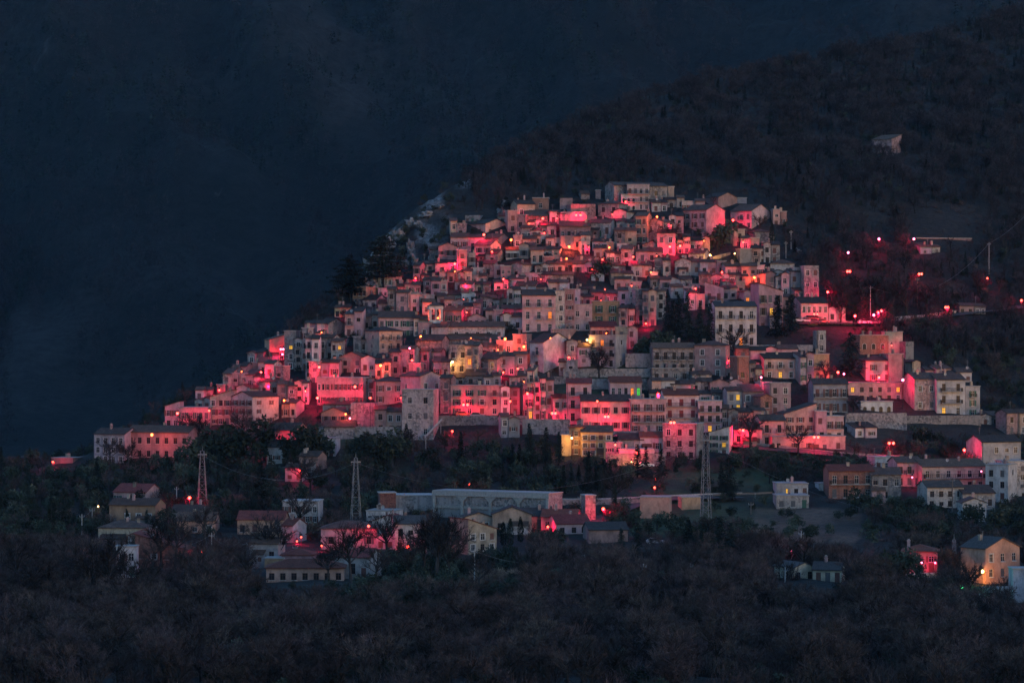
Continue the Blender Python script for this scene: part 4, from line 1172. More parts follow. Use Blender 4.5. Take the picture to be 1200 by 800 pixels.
# unseen lamps added at random behind the front rows, to spread red over the walls
_lp = [tuple(map(float, l.split()[:2])) for l in LAMPS.strip().splitlines()]; EXTRA = []
_c = [h for h in HOUSES if 235 < h['yb'] < 512 and h['roof'] not in 'w' and inhull(h['px'], h['yb'] - 12)]; R.shuffle(_c)
for h in _c*4:
    px, py = R.uniform(h['x0'] + 1, h['x1'] - 1), h['yb'] - R.uniform(4, 12)
    cov = any(g['D'] < h['D'] - 1.0 and g['x0'] < px < g['x1'] and g['yt'] - 3 < py < g['yb'] for g in HOUSES if g['roof'] not in 'wn')
    if not cov or any((a - px)**2 + ((b_ - py)*1.2)**2 < 16**2 for a, b_ in _lp): continue
    _lp.append((px, py)); EXTRA.append((px, py, h)); 
    if len(EXTRA) >= 70: break
for line in LAMPS.strip().splitlines() + [f'{a:.1f} {b_:.1f} {R.choice("rrrro")} {R.uniform(.14, .5):.2f} unseen alley' for a, b_, _ in EXTRA]:
    alley = line.endswith('alley'); line = line.replace(' unseen alley', '')
    t = line.split(); px, py, k, pw = float(t[0]), float(t[1]), t[2], float(t[3]); dx = float(t[4]) if len(t) > 4 else 0
    hh = hit_house(px, py)
    if alley: hh = next(h for a, b_, h in EXTRA if abs(a - px) < .06 and abs(b_ - py) < .06)
    if hh: D = hh['D'] - 2.0
    else:
        D = G(px, py + 20)
    px += 0.0; p = pt(px, py, D); gz = ground_z(px, D); s = D/F
    root = empty('street_lamp', (p.x, p.y, min(gz, p.z - 1.5)))
    z = p.z - root.location.z
    if z > 9.5 and hh:                         # bracket from the wall behind
        root.location.z = p.z - .6; z = .6
        bb = MB(); bb.bar((0, 0, z + .8), (0, 2.0, z + .6), .045, 0, 6); bb.box(-.12, .12, 1.9, 2.05, z + .3, z + .9); obj('bracket', bb.mesh('lamp_bracket', [M['iron']]), root); wallm = True
    else:
        obj('pole', POLE, root, (0, .12, 0), 0, (1, 1, z + .8)); wallm = False
    if dx:
        bb = MB(); bb.bar((-.1, 0, z + .82), (dx*s + .1, 0, z + .82), .04, 0, 6); obj('cross_arm', bb.mesh('lamp_cross_arm', [M['iron']]), root)
    r = .20 if pw < .45 else (.29 if pw < 1.2 else .38)
    for o_ in ([0, dx*s] if dx else [0]):
        hd = obj('lamp_head', HOOD, root, (o_, 0, z)); obj('bulb', BULB[k, r], hd)
    L = bpy.data.lights.new('lamp_light', 'POINT'); L.energy = LAMP_W*pw; L.color = LC[k][0]; L.shadow_soft_size = .25
    lo = bpy.data.objects.new('lamp_light', L); lo.location = (dx*s/2, -r - .35, z - .45); link(lo, root)
    LAMPLIST.append(dict(o=root, px=px, py=py, k=k, pw=pw, dx=dx, wall=wallm, alley=alley))
# ------------------------------------------------------------------ trees and scrub
def leafmat(name, a, b_, rough=.9):
    m, nt, b = newmat(name); v = coords(nt); n = noise_t(nt, v, .7, 4, .7)
    c = ramp(nt, n, [(.32, a), (.68, b_)]); nt.links.new(vary(nt, c, .03, .55), b.inputs['Base Color']); b.inputs['Roughness'].default_value = rough
    b.inputs['Specular IOR Level'].default_value = .05; return m
M['twig'] = leafmat('bare_twigs', (.034,.024,.023), (.100,.070,.067)); M['twig2'] = leafmat('brown_bare_twigs', (.038,.027,.025), (.104,.074,.066))
M['twighill'] = leafmat('grey_bare_twigs', (.020,.017,.0195), (.062,.053,.059)); M['twigfar'] = leafmat('far_bare_twigs', (.012,.010,.011), (.036,.031,.034)); M['twigdark'] = leafmat('dark_bare_twigs', (.020,.017,.018), (.045,.037,.038)); M['bark'] = leafmat('grey_bark', (.022,.019,.019), (.045,.040,.039))
M['needle'] = leafmat('dark_needles', (.009,.014,.013), (.022,.031,.026)); M['leaf'] = leafmat('evergreen_leaves', (.018,.025,.020), (.044,.054,.038))
M['olive'] = leafmat('grey_green_leaves', (.035,.045,.034), (.07,.08,.06)); M['reed'] = leafmat('dry_reeds', (.15,.105,.08), (.26,.19,.15))
def sliver(b, p, d, L, wd, rnd, mi=0):
    a = d.cross(Vector((rnd.uniform(-1,1), rnd.uniform(-1,1), rnd.uniform(-1,1))));
    if a.length < 1e-3: return
    a = a.normalized()*wd; q = p + d*L; b.poly([p - a, p + a, q + a*.25], mi)
def rdir(rnd, up=0.0):
    v = Vector((rnd.gauss(0, 1), rnd.gauss(0, 1), rnd.gauss(0, 1) + up)); return v.normalized()
def bare_tree(seed, H=8.0, n_l=9, dens=1.0, fat=1.0, weep=.0):
    """trunk + limbs mesh, twig mesh"""
    rnd = random.Random(seed); t = MB(); c = MB()
    r0 = H*.022*fat; th = H*rnd.uniform(.28, .42); p0 = Vector((0, 0, -.6)); p1 = Vector((rnd.uniform(-.3,.3), rnd.uniform(-.3,.3), th))
    t.bar(p0, p1, r0, 0, 6, r0*.75); top = p1 + Vector((rnd.uniform(-.4,.4), rnd.uniform(-.4,.4), H*.3)); t.bar(p1, top, r0*.75, 0, 5, r0*.4)
    for i in range(n_l):
        f = rnd.random(); st = p1.lerp(top, f*.9) if i > 2 else p1
        az = i*2.4 + rnd.uniform(-.5,.5); el = rnd.uniform(.35, 1.15); d = Vector((math.cos(az)*math.cos(el), math.sin(az)*math.cos(el), math.sin(el)))
        L = H*rnd.uniform(.28, .48); e = st + d*L; t.bar(st, e, r0*.42, 0, 4, r0*.14)
        for j in range(int(7*dens)):
            q = st.lerp(e, rnd.uniform(.35, 1)); d2 = (d + rdir(rnd, .5)*.9).normalized(); L2 = L*rnd.uniform(.25, .5); e2 = q + d2*L2
            sliver(c, q, d2, L2, .035*fat, rnd); sliver(c, q, d2, L2, .03*fat, rnd)
            for k in range(int(8*dens)):
                q3 = q.lerp(e2, rnd.uniform(.2, 1)); d3 = (d2 + rdir(rnd, .5 - weep)*1.0).normalized(); sliver(c, q3, d3, rnd.uniform(.5, 1.3)*H/8, .028*fat, rnd)
    return t, c
def shrub(seed, H=3.0, n=170, mi=0, up=.9, wd=.035):
    rnd = random.Random(seed); c = MB()
    for k in range(5):
        base = Vector((rnd.uniform(-.8,.8), rnd.uniform(-.8,.8), 0))*H*.3
        for i in range(n//5):
            d = rdir(rnd, up); d.z = abs(d.z); q = base + d*rnd.uniform(0, .7)*H*.8; sliver(c, q, (d + rdir(rnd, .6)*.7).normalized(), rnd.uniform(.3, .75)*H*.6, wd*rnd.uniform(.6,1.3), rnd, mi)
    return c
def leafy(seed, H=4.0, n=420, wd=.16, mi=0):
    rnd = random.Random(seed); c = MB(); blobs = [(Vector((rnd.uniform(-.35,.35)*H, rnd.uniform(-.35,.35)*H, H*rnd.uniform(.3,.8))), H*rnd.uniform(.14,.28)) for _ in range(9)]
    for i in range(n):
        p, r = rnd.choice(blobs); d = rdir(rnd, .25); sliver(c, p + d*r*rnd.uniform(.5, 1.05), (d*.5 + rdir(rnd)).normalized(), rnd.uniform(.25,.6), wd*rnd.uniform(.6,1.3), rnd, mi)
    return c
def conifer(seed, H=14.0, wr=.2, n=40, cedar=False):
    rnd = random.Random(seed); t = MB(); c = MB(); t.bar((0,0,-1), (0,0,H*.97), H*.016, 0, 6, H*.003)
    z = H*(.12 if not cedar else .2)
    while z < H*.985:
        f = 1 - z/H; R_ = H*wr*(f**.8 if not cedar else f**.55)*rnd.uniform(.7, 1.15) + .15; nb = int(6 + 5*f) + (4 if cedar else 0)
        if cedar and rnd.random() < .25: R_ *= .5
        for k in range(nb):
            az = rnd.uniform(0, 2*math.pi); L = R_*rnd.uniform(.65, 1.15); dr = -.28 if not cedar else rnd.uniform(-.12, .10)
            d = Vector((math.cos(az), math.sin(az), dr)).normalized(); p = Vector((0, 0, z)); t.bar(p, p + d*L*.9, .05, 0, 3, .015)
            m_ = max(4, int(L*(4.5 if not cedar else 8)))
            for j in range(m_):
                q = p + d*L*(j + rnd.random())/m_; dd = (d*.6 + rdir(rnd, -.35 if not cedar else .1)*.8).normalized(); sliver(c, q, dd, rnd.uniform(.35, .8)*(H/14)**.5, (.13 if not cedar else .2)*(H/14)**.5, rnd)
        z += H*(.028 if not cedar else .045)*rnd.uniform(.7, 1.3)
    return t, c
def cypress(seed, H=9.0):
    rnd = random.Random(seed); t = MB(); c = MB(); t.bar((0,0,-.8), (0,0,H*.9), .14, 0, 5, .03)
    for i in range(620):
        z = rnd.uniform(.04, 1)*H; R_ = H*.13*min(1, (1 - z/H)*2.2)**.7*min(1, z/H*6 + .3); az = rnd.uniform(0, 6.28); p = Vector((math.cos(az)*R_*rnd.uniform(.5,1), math.sin(az)*R_*rnd.uniform(.5,1), z))
        sliver(c, p, (Vector((math.cos(az)*.4, math.sin(az)*.4, 1)) + rdir(rnd)*.4).normalized(), rnd.uniform(.4,.9), .12, rnd)
    return t, c
# scattered masses nobody could count: one object each
def scatter(name, pts, variants, label, cat):
    """pts: (x, y, z, scale, which). Geometry nodes put real tree meshes on the points."""
    me = bpy.data.meshes.new(name); me.from_pydata([p[:3] for p in pts], [], [])
    a = me.attributes.new('size', 'FLOAT', 'POINT'); a.data.foreach_set('value', [p[3] for p in pts])
    a = me.attributes.new('which', 'INT', 'POINT'); a.data.foreach_set('value', [p[4] for p in pts])
    a = me.attributes.new('turn', 'FLOAT_VECTOR', 'POINT'); a.data.foreach_set('vector', np.array([(R.uniform(-.08,.08), R.uniform(-.08,.08), R.uniform(0, 6.28)) for _ in pts], np.float32).ravel())
    o = obj(name, me); o['kind'] = 'stuff'; o['label'] = label; o['category'] = cat
    src = bpy.data.collections.new(name + '_kinds')
    for i, vm in enumerate(variants): src.objects.link(bpy.data.objects.new('%s_kind_%02d' % (name, i), vm))
    ng = bpy.data.node_groups.new(name, 'GeometryNodeTree')
    ng.interface.new_socket('Geometry', in_out='INPUT', socket_type='NodeSocketGeometry'); ng.interface.new_socket('Geometry', in_out='OUTPUT', socket_type='NodeSocketGeometry')
    gi, go = ng.nodes.new('NodeGroupInput'), ng.nodes.new('NodeGroupOutput')
    ip = ng.nodes.new('GeometryNodeInstanceOnPoints'); ci = ng.nodes.new('GeometryNodeCollectionInfo')
    ci.inputs['Collection'].default_value = src; ci.inputs['Separate Children'].default_value = True; ci.inputs['Reset Children'].default_value = True
    def na(nm, ty):
        n = ng.nodes.new('GeometryNodeInputNamedAttribute'); n.data_type = ty; n.inputs['Name'].default_value = nm; return n.outputs['Attribute']
    L = ng.links.new
    L(gi.outputs[0], ip.inputs['Points']); L(ci.outputs[0], ip.inputs['Instance']); ip.inputs['Pick Instance'].default_value = True
    L(na('which', 'INT'), ip.inputs['Instance Index']); L(na('size', 'FLOAT'), ip.inputs['Scale'])
    rt = ng.nodes.new('FunctionNodeEulerToRotation'); L(na('turn', 'FLOAT_VECTOR'), rt.inputs[0]); L(rt.outputs[0], ip.inputs['Rotation'])
    L(ip.outputs[0], go.inputs[0])
    md = o.modifiers.new('scatter', 'NODES'); md.node_group = ng; return o
def treemesh(tc, name, twig, bark=None):
    t, c = tc; b = MB(); b.v = t.v + c.v; k = len(t.v); b.f = t.f + [tuple(i + k for i in f) for f in c.f]; b.m = [1]*len(t.f) + [0]*len(c.f)
    return b.mesh(name, [twig, bark or M['bark']], weld=False)
VB = [treemesh(bare_tree(i, 8.0, 10, 1.0, 1.35), 'bare_tree_form', M['twig'] if i % 3 else M['twig2']) for i in range(6)]
VH = [treemesh(bare_tree(20 + i, 8.0, 9, .95, 1.3), 'hill_tree_form', M['twighill']) for i in range(5)]
VS = [shrub(50 + i, 3.0, 150).mesh('bare_shrub_form', [M['twig'] if i % 2 else M['twig2']], weld=False) for i in range(4)]
VL = [leafy(80 + i, 3.6).mesh('leafy_shrub_form', [M['leaf'] if i else M['olive']], weld=False) for i in range(3)]
VC = [treemesh(conifer(90 + i, 10.0, .19, 30), 'conifer_form', M['needle']) for i in range(2)]
VR = [shrub(70 + i, 2.2, 260, 0, 3.0, .03).mesh('reed_form', [M['reed']], weld=False) for i in range(2)]
_hx = np.array([h['cx'] for h in HOUSES]); _hy = np.array([h['cy'] for h in HOUSES]); _hr = np.array([h['r'] for h in HOUSES])
def clear_of_houses(x, y, m=1.5): return bool(np.all((_hx - x)**2 + (_hy - y)**2 > (_hr + m)**2))
def sample(n, x0, x1, d0, d1, ok, m=1.5):
    out = []
    for _ in range(n):
        D = math.sqrt(R.uniform(d0*d0, d1*d1)); px = R.uniform(x0, x1); g = on_ground(px, D); py = 400 - g.z*F/D
        if ok(px, py, D) and clear_of_houses(g.x, g.y, m): out.append((px, py, D, g))
    return out
# keep the houses at the foot of the hill in sight: no tall tree right in front of one
def hides(px, py, D, hgt):
    if 258 < py < 300 and px > 1000: return False
    if py < 200 and 1005 < px < 1060 and R.random() < .5: return False
    if 560 < py < 700 and (px < 295 or 440 < px < 720) and R.random() < .22: return False
    top = py - hgt*F/D
    for h in HOUSES:
        if h['D'] > D and h['x0'] - 8 < px < h['x1'] + 8 and top < h['yb'] - .30*(h['yb'] - h['yt']) and py > h['yb'] - 2 and h['roof'] != 'w': return True
    return False
def wood(name, pts, choose, label, cat):
    P = [];
    for px, py, D, g in pts:
        c = choose(px, py, D)
        if c is None: continue
        allv_i, sc, hgt = c
        if hides(px, py, D, hgt*sc): continue
        P.append((g.x, g.y, g.z - .15, sc, allv_i))
    return P
ALLV = VB + VS + VL + VC + VR + VH       # indices: bare 0-5, shrub 6-9, leafy 10-12, conifer 13-14, reed 15-16
HGT = [8.2]*6 + [3.0]*4 + [3.6]*3 + [10]*2 + [2.4]*2 + [8.2]*5
def pick(lst, lo, hi):
    i = R.choice(lst); s = R.uniform(lo, hi); return i, s, HGT[i]
hil = [17,18,19,20,21]
bare, shr, lef, con, ree = list(range(6)), [6,7,8,9], [10,11,12], [13,14], [15,16]
# 1 upper wood
def ch1(px, py, D):
    dens = fbm(px, D*2, .02, 3, 40)
    if 415 < px < 535 and sky_py(px) + 1 < py < sky_py(px) + 15: return pick(shr + lef, .3, .7) if R.random() < .45 else None
    if 415 < px < 545 and py < sky_py(px) + 70: return pick(shr + lef, .4, .9) if R.random() < .7 else None
    if R.random() < .05: return pick(con, .35, .65)
    if dens < -.22 and R.random() < .8: return pick(shr, .5, .9)
    return pick(hil, .42 + .25*dens, .80 + .35*dens) if R.random() < .86 else pick(lef, .5, .9)
pts = sample(24000, 330, 1330, 840, 1330, lambda px, py, D: py < 420 and py > sky_py(px) - 4 and not inhull(px, py - 24) and not (px < 520 and py > sky_py(px) + 60))
scatter('hillside_wood', wood('w', pts, ch1, '', ''), ALLV, 'bare winter wood covering the dark hill above and beside the village', 'woodland')
# 2 slopes right of and below the village
def ch2(px, py, D):
    if 870 < px < 1015 and 590 < py < 640: return pick(lef, .5, 1.0) if R.random() < .10 else None
    if 745 < px < 900 and 555 < py < 622: return pick(lef, .5, .9) if R.random() < .25 else None
    if 560 < px < 830 and 520 < py < 590: return pick(con, .45, .9) if R.random() < .16 else (pick(lef, .7, 1.3) if R.random() < .5 else pick(shr, .8, 1.6))
    r = R.random()
    if px < 300: return pick(con, .4, .8) if r < .08 else (pick(lef, .7, 1.3) if r < .4 else (pick(bare, .4, .7) if r < .6 else pick(shr, .8, 1.6)))
    return pick(lef, .6, 1.3) if r < .38 else (pick(bare, .4, .75) if r < .62 else pick(shr, .7, 1.6))
pts = sample(9500, -120, 1330, 640, 930, lambda px, py, D: 380 < py < 690 and py > sky_py(px) - 2 and not inhull(px, py))
scatter('slope_scrub', wood('w', pts, ch2, '', ''), ALLV, 'mixed evergreen and bare scrub on the slopes below and beside the village', 'scrub')
# 3 the thicket in the valley
def ch3(px, py, D):
    r = R.random(); n = fbm(px*.5, D, .03, 3, 60)
    if 548 < px < 605 and 676 < py < 700: return pick(ree, .8, 1.5)
    if 400 < px < 620 and 650 < py < 720: return pick(lef, .6, 1.2) if r < .55 else pick(shr, .8, 1.5)
    if px < 230: return pick(bare, .45, .95) if r < .5 else pick(shr, .8, 1.6)
    k = .25*n
    return pick(bare, .5 + k, .95 + k) if r < .40 + n*.4 else (pick(shr, .8, 1.8) if r < .92 else pick(lef, .5, .9))
pts = sample(10600, -240, 1480, 385, 650, lambda px, py, D: py > 655)
scatter('valley_thicket', wood('w', pts, ch3, '', ''), ALLV, 'dense leafless thicket filling the valley floor at the bottom', 'thicket')
# 4 weeds and bushes in the gaps between houses
pts = sample(2600, 190, 1160, 740, 950, lambda px, py, D: inhull(px, py), .3)
scatter('garden_bushes', [(g.x, g.y, g.z - .1, R.uniform(.3, .75), R.choice(shr + lef)) for px, py, D, g in pts], ALLV, 'low bushes and weeds in the gaps between the village houses', 'bushes')
# 5 far forests
rndf = random.Random(5)
def fartree(seed, conif):
    rnd = random.Random(seed); c = MB()
    for i in range(46):
        z = rnd.uniform(.1, 1)*9; r = (2.2*(1 - z/9.5) if conif else 2.6*math.sin(min(1, z/9)*2.9 + .1)); az = rnd.uniform(0, 6.28)
        p = Vector((math.cos(az)*r*.6, math.sin(az)*r*.6, z)); sliver(c, p, (Vector((math.cos(az), math.sin(az), .9 if not conif else -.3)) + rdir(rnd)*.5).normalized(), rnd.uniform(1, 2.0), .45 if conif else .22, rnd)
    return c
VF = [fartree(i, False).mesh('far_tree_form', [M['twigfar']], weld=False) for i in range(3)] + [fartree(9 + i, True).mesh('far_conifer_form', [M['needle']], weld=False) for i in range(2)]
P = []
for _ in range(16000):
    D = math.sqrt(R.uniform(1850**2, 2320**2)); px = R.uniform(-120, 560); z = spur_z(px, D)
    if z > -88 and z > mtn_z(px, D) - 1: P.append(((px-600)*D/F, D, z - .3, R.uniform(.6, 1.25), (R.choice((3, 4)) if fbm(px, D, .006, 3, 77) > .15 and R.random() < .5 else R.choice((0, 1, 2)))))
for _ in range(34000):
    D = math.sqrt(R.uniform(1800**2, 3500**2)); px = R.uniform(-150, 1300); z = mtn_z(px, D); py = 400 - z*F/D
    if py < 520 and (py > 380 or py < sky_py(px) + 8) and R.random() < .62 + 1.5*fbm(px*2, D, .0035, 4, 91): P.append(((px-600)*D/F, D, z - .3, R.uniform(.8, 1.6), (R.choice((3, 4)) if fbm(px, D, .004, 3, 78) > .1 and R.random() < .7 else R.choice((0, 1, 2)))))
scatter('far_forest', P, VF, 'far forest on the mountains across the valley', 'forest')

# ------------------------------------------------------------------ trees one can tell apart
TREES = []
def parts(tc, nm, leaf):
    t, c = tc; return t.mesh(nm + '_trunk', [M['bark']], weld=False), c.mesh(nm + '_crown', [leaf], weld=False)
PROTO = {}
for i in range(3): PROTO['fir', i] = parts(conifer(200 + i, 12, .20), 'fir', M['needle'])
for i in range(2): PROTO['cedar', i] = parts(conifer(210 + i, 14, .40, 40, True), 'cedar', M['needle'])
for i in range(2): PROTO['cypress', i] = parts(cypress(220 + i), 'cypress', M['needle'])
for i in range(4): PROTO['bare_tree', i] = parts(bare_tree(230 + i, 9, 13, 1.25, 1.5), 'bare_tree', M['twigdark'])
BASEH = dict(fir=12, cedar=14, cypress=9, bare_tree=9.3, round_tree=4.2)
for i in range(3):
    t = MB(); t.bar((0,0,-.5), (0,0,2.2), .16, 0, 6, .09)
    for k in range(4): t.bar((0,0,1.6), (math.cos(k*1.6)*.8, math.sin(k*1.6)*.8, 2.7), .07, 0, 4, .03)
    PROTO['round_tree', i] = parts((t, leafy(240 + i, 4.2, 700)), 'round_tree', M['leaf'] if i else M['olive'])
def tree(kind, px, top, base, v=None, wide=1.0):
    D = G(px, base); g = pt(px, base, D); n = sum(1 for k in PROTO if k[0] == kind); v = R.randrange(n) if v is None else v
    hgt = (base - top)*D/F; s = hgt/BASEH[kind]; root = empty(kind, g, R.uniform(0, 6.28)); root.scale = (s*wide, s*wide, s)
    obj('trunk', PROTO[kind, v][0], root); obj('crown', PROTO[kind, v][1], root); TREES.append((root, kind, px, (top + base)/2, hgt))
for l in '''cedar 449 276 336 1.5
cedar 410 298 354 1.5
fir 398 322 356
fir 466 300 330
fir 782 342 398
fir 795 345 402
fir 806 340 402
fir 821 352 404
fir 832 354 404
fir 789 350 404
fir 911 346 397 1.5
fir 927 344 392 1.4
fir 997 388 440 2.0
fir 720 565 601
fir 747 612 652 1.5
fir 728 618 648 1.5
fir 843 605 668 1.6
fir 856 612 665 1.6
fir 807 608 660 1.4
fir 822 618 668
fir 854 535 582 1.7
fir 845 540 580
fir 775 525 560 1.5
fir 747 520 560 1.4
fir 757 522 562
fir 305 540 600 1.4
fir 318 535 600 1.4
fir 290 545 600
fir 385 585 620
fir 640 500 545
fir 655 505 545
fir 620 495 540
fir 540 505 550
fir 75 570 625 1.5
fir 60 575 628
fir 148 595 622
fir 172 596 628
cypress 598 608 640
cypress 590 612 640
cypress 610 606 636
cypress 476 497 520
cypress 470 620 650
cypress 905 262 290
round_tree 841 258 297
round_tree 766 386 420
round_tree 778 382 418
round_tree 752 395 422
round_tree 268 495 545
round_tree 300 488 545
round_tree 245 500 545
round_tree 225 512 552
round_tree 362 490 540
round_tree 350 500 548
round_tree 425 500 540
round_tree 445 505 545
round_tree 460 500 545
round_tree 1042 645 690
round_tree 1060 640 686
round_tree 1075 665 690
round_tree 960 640 668
round_tree 975 636 664
round_tree 883 620 640
round_tree 905 618 642
round_tree 925 612 634
round_tree 945 614 632
round_tree 868 618 640
round_tree 790 600 625
round_tree 770 598 622
round_tree 740 596 618
round_tree 640 618 642
round_tree 655 620 645
round_tree 625 620 642
round_tree 1140 585 618
round_tree 1165 590 625
round_tree 1185 585 620
round_tree 1005 570 600
round_tree 1050 580 606
round_tree 708 300 330
bare_tree 130 625 712
bare_tree 108 640 712
bare_tree 205 600 668
bare_tree 190 610 668
bare_tree 315 600 660
bare_tree 330 612 660
bare_tree 412 612 690
bare_tree 440 640 690
bare_tree 385 640 684
bare_tree 510 598 685
bare_tree 495 605 680
bare_tree 525 612 685
bare_tree 480 632 685
bare_tree 703 405 452
bare_tree 862 380 428
bare_tree 788 260 296
bare_tree 222 482 522
bare_tree 232 486 525
bare_tree 282 480 520
bare_tree 150 515 552
bare_tree 130 510 548
bare_tree 890 250 275
bare_tree 721 545 600
bare_tree 880 480 530
bare_tree 935 495 535
bare_tree 968 420 455
bare_tree 1000 462 490
bare_tree 990 320 372
bare_tree 1010 318 372
bare_tree 1028 320 368
bare_tree 1045 322 368
bare_tree 975 322 362
bare_tree 1062 325 372
bare_tree 768 545 585
bare_tree 352 530 575
bare_tree 364 540 580
bare_tree 310 485 540
bare_tree 1133 655 712
bare_tree 1120 665 715
bare_tree 1176 690 725
bare_tree 1148 695 728
bare_tree 60 640 712
bare_tree 40 650 712
bare_tree 850 655 700
bare_tree 1000 655 700
bare_tree 560 645 700
bare_tree 620 640 690
bare_tree 165 648 716
bare_tree 235 655 718
bare_tree 85 630 700
bare_tree 20 620 700
bare_tree 290 640 690
bare_tree 455 600 660
bare_tree 520 602 668
bare_tree 1010 345 378
bare_tree 985 345 380
bare_tree 1040 345 376
bare_tree 1085 330 372
round_tree 998 350 376
round_tree 1015 352 374
bare_tree 350 575 625
bare_tree 240 590 640
fir 690 540 580
fir 705 545 585
fir 590 545 582
fir 560 535 578
fir 455 530 572
fir 440 535 575'''.splitlines():
    k, a, b_, c, *wd = l.split(); tree(k, float(a), float(b_), float(c), None, float(wd[0]) if wd else 1.0)
# ------------------------------------------------------------------ pylons, poles, cables, cars, rocks, road
THINGS = []       # (obj, px, py, label)
def pylon(px, top, base, w0, w1, label):
    D = G(px, base); s = D/F; g = pt(px, base, D); H = (base - top)*s; a, c = w0*s/2, w1*s/2
    root = empty('lattice_pylon', g, math.radians(14)); n = max(6, int(H/1.7)); cs = [(-1,-1),(1,-1),(1,1),(-1,1)]
    P = lambda i, f: Vector((cs[i][0]*(a + (c - a)*f), cs[i][1]*(a + (c - a)*f), H*f))
    for i in range(4):
        b = MB(); b.bar(P(i, 0) - Vector((0, 0, 2)), P(i, 1), .08, 0, 4, .055); obj('leg', b.mesh('pylon_leg', [M['steel']]), root)
    for i in range(4):
        b = MB(); j = (i + 1) % 4
        for k in range(n):
            f0, f1 = k/n, (k + 1)/n
            b.bar(P(i, f0), P(j, f1), .038, 0, 3) if k % 2 else b.bar(P(j, f0), P(i, f1), .038, 0, 3)
            b.bar(P(i, f1), P(j, f1), .03, 0, 3)
        o = obj('bracing', b.mesh('pylon_bracing', [M['steel']], weld=False), root)
    b = MB(); b.box(-a*.9, a*.9, -.06, .06, H*.93, H*.95); b.bar((0,0,H), (0,0,H + 1.2), .08, 0, 5, .03); obj('cross_arm', b.mesh('pylon_arm', [M['steel']], weld=False), root)
    for x in (-.8, 0, .8):
        b = MB(); b.bar((x*a, 0, H*.93), (x*a, 0, H*.93 - .7), .07, 0, 6); obj('insulator', b.mesh('insulator', [M['sh_br']]), root)
    THINGS.append((root, px, (top + base)/2, label, 'pylon', 'lattice pylons below the village')); return g + Vector((0, 0, H*.93))
ptA = pylon(417, 536, 620, 13, 3.5, 'steel lattice pylon rising behind the flat brown-roofed house')
ptB = pylon(827, 510, 606, 11, 4.5, 'tall steel lattice pylon standing below the white slope-roofed house')
ptC = pylon(237, 528, 600, 12, 4, 'steel lattice pylon beside the red lamp on the left slope')
pylon(1118, 632, 668, 5, 3, 'small lattice mast between the lower right villa and ochre hall')
POLES = []
def pole(px, top, base, kind='timber', arm=False, label=None):
    D = G(px, base); g = pt(px, base, D); H = (base - top)*D/F; root = empty('utility_pole', g, R.uniform(-.3, .3)); m_ = M['conc'] if kind == 'conc' else (M['steel'] if kind == 'steel' else M['wood'])
    b = MB(); b.bar((0,0,-1), (0,0,H), .16, 0, 7, .11); obj('pole', b.mesh('pole_shaft', [m_]), root)
    aw = 2.0 if arm else .6; b = MB(); b.box(-aw, aw, -.07, .07, H - .7, H - .55); obj('cross_arm', b.mesh('pole_arm', [M['steel']]), root)
    for x in (-.9, .9):
        b = MB(); b.bar((x*aw, 0, H - .55), (x*aw, 0, H - .25), .05, 0, 6); obj('insulator', b.mesh('insulator', [M['plastic']]), root)
    POLES.append((root, px, (top + base)/2, kind)); return g + Vector((0, 0, H - .3))
q = {}
for k, a in dict(a=(556,643,686,'conc'), b=(685,648,668,'conc'), c=(809,660,684,'conc'), d=(248,624,668,'conc'), e=(280,634,664,'steel',True), f=(1020,335,378,'conc'), g=(1159,284,322,'conc'), h=(939,622,656,'conc'), i=(920,664,684,'conc'), j=(499,512,540,'steel',True), k=(754,660,686,'conc'), l=(96,602,626,'conc'), m=(108,595,618,'conc'), n=(207,570,588,'conc'), o=(1103,424,448,'conc'), p=(927,270,292,'conc'), r=(921,283,305,'conc'), s=(680,580,606,'conc'), t=(1075,325,362,'timber'), u=(1116,560,600,'timber'), v=(263,652,668,'timber'), w=(346,638,662,'timber'), x=(320,560,575,'steel'), y=(557,600,612,'steel'), z=(880,588,602,'timber')).items(): q[k] = pole(*a)
def cable(A, B, sag, r=.035, label='', cat='cable'):
    b = MB(); n = 18; P = [A.lerp(B, i/n) - Vector((0, 0, sag*4*(i/n)*(1 - i/n))) for i in range(n + 1)]
    for i in range(n): b.bar(P[i], P[i+1], r*.62, 0, 3)
    o = obj('overhead_cable', b.mesh('overhead_cable', [M['iron']]))
    o.data.materials[0] = M['steel']; m_ = P[n//2]; THINGS.append((o, 600 + m_.x*F/m_.y, 400 - m_.z*F/m_.y, label, cat, 'overhead cables'))
cable(q['a'], q['b'], 2.2, .05, 'sagging cable between the reed-side pole and the pole right of it')
cable(q['k'], q['c'], 1.6, .05, 'sagging cable between two poles above the valley thicket')
cable(q['f'], q['g'], 7.5, .06, 'long drooping cable climbing from the lamp-side pole up the wooded slope')
cable(q['g'], pt(1260, 165, q['g'].y + 30), 5, .06, 'cable running from the upper slope pole out past the photo edge')
cable(q['d'], q['e'], 1.4, .045, 'short cable between two poles in the lower left')
cable(pt(196, 642, q['d'].y), q['d'], .8, .045, 'cable from the brick house with sloping roof to a concrete pole')
cable(ptA, ptC, 5, .04, 'long cable between the two left lattice pylons')
cable(ptA, ptB, 9, .04, 'long cable between the middle and tall lattice pylons')
cable(ptB, pt(1260, 610, ptB.y - 20), 8, .04, 'long cable from the tall lattice pylon towards the lower right')
cable(q['h'], q['i'], .8, .04, 'short cable above the cream villa with green roof')
cable(q['l'], q['m'], .5, .04, 'short cable between two poles at the far lower left')
cable(pt(985, 672, G(985, 684)), pt(1062, 664, G(1062, 672)), 2.5, .05, 'cable sagging from the cream villa to the villa with magenta lamps')
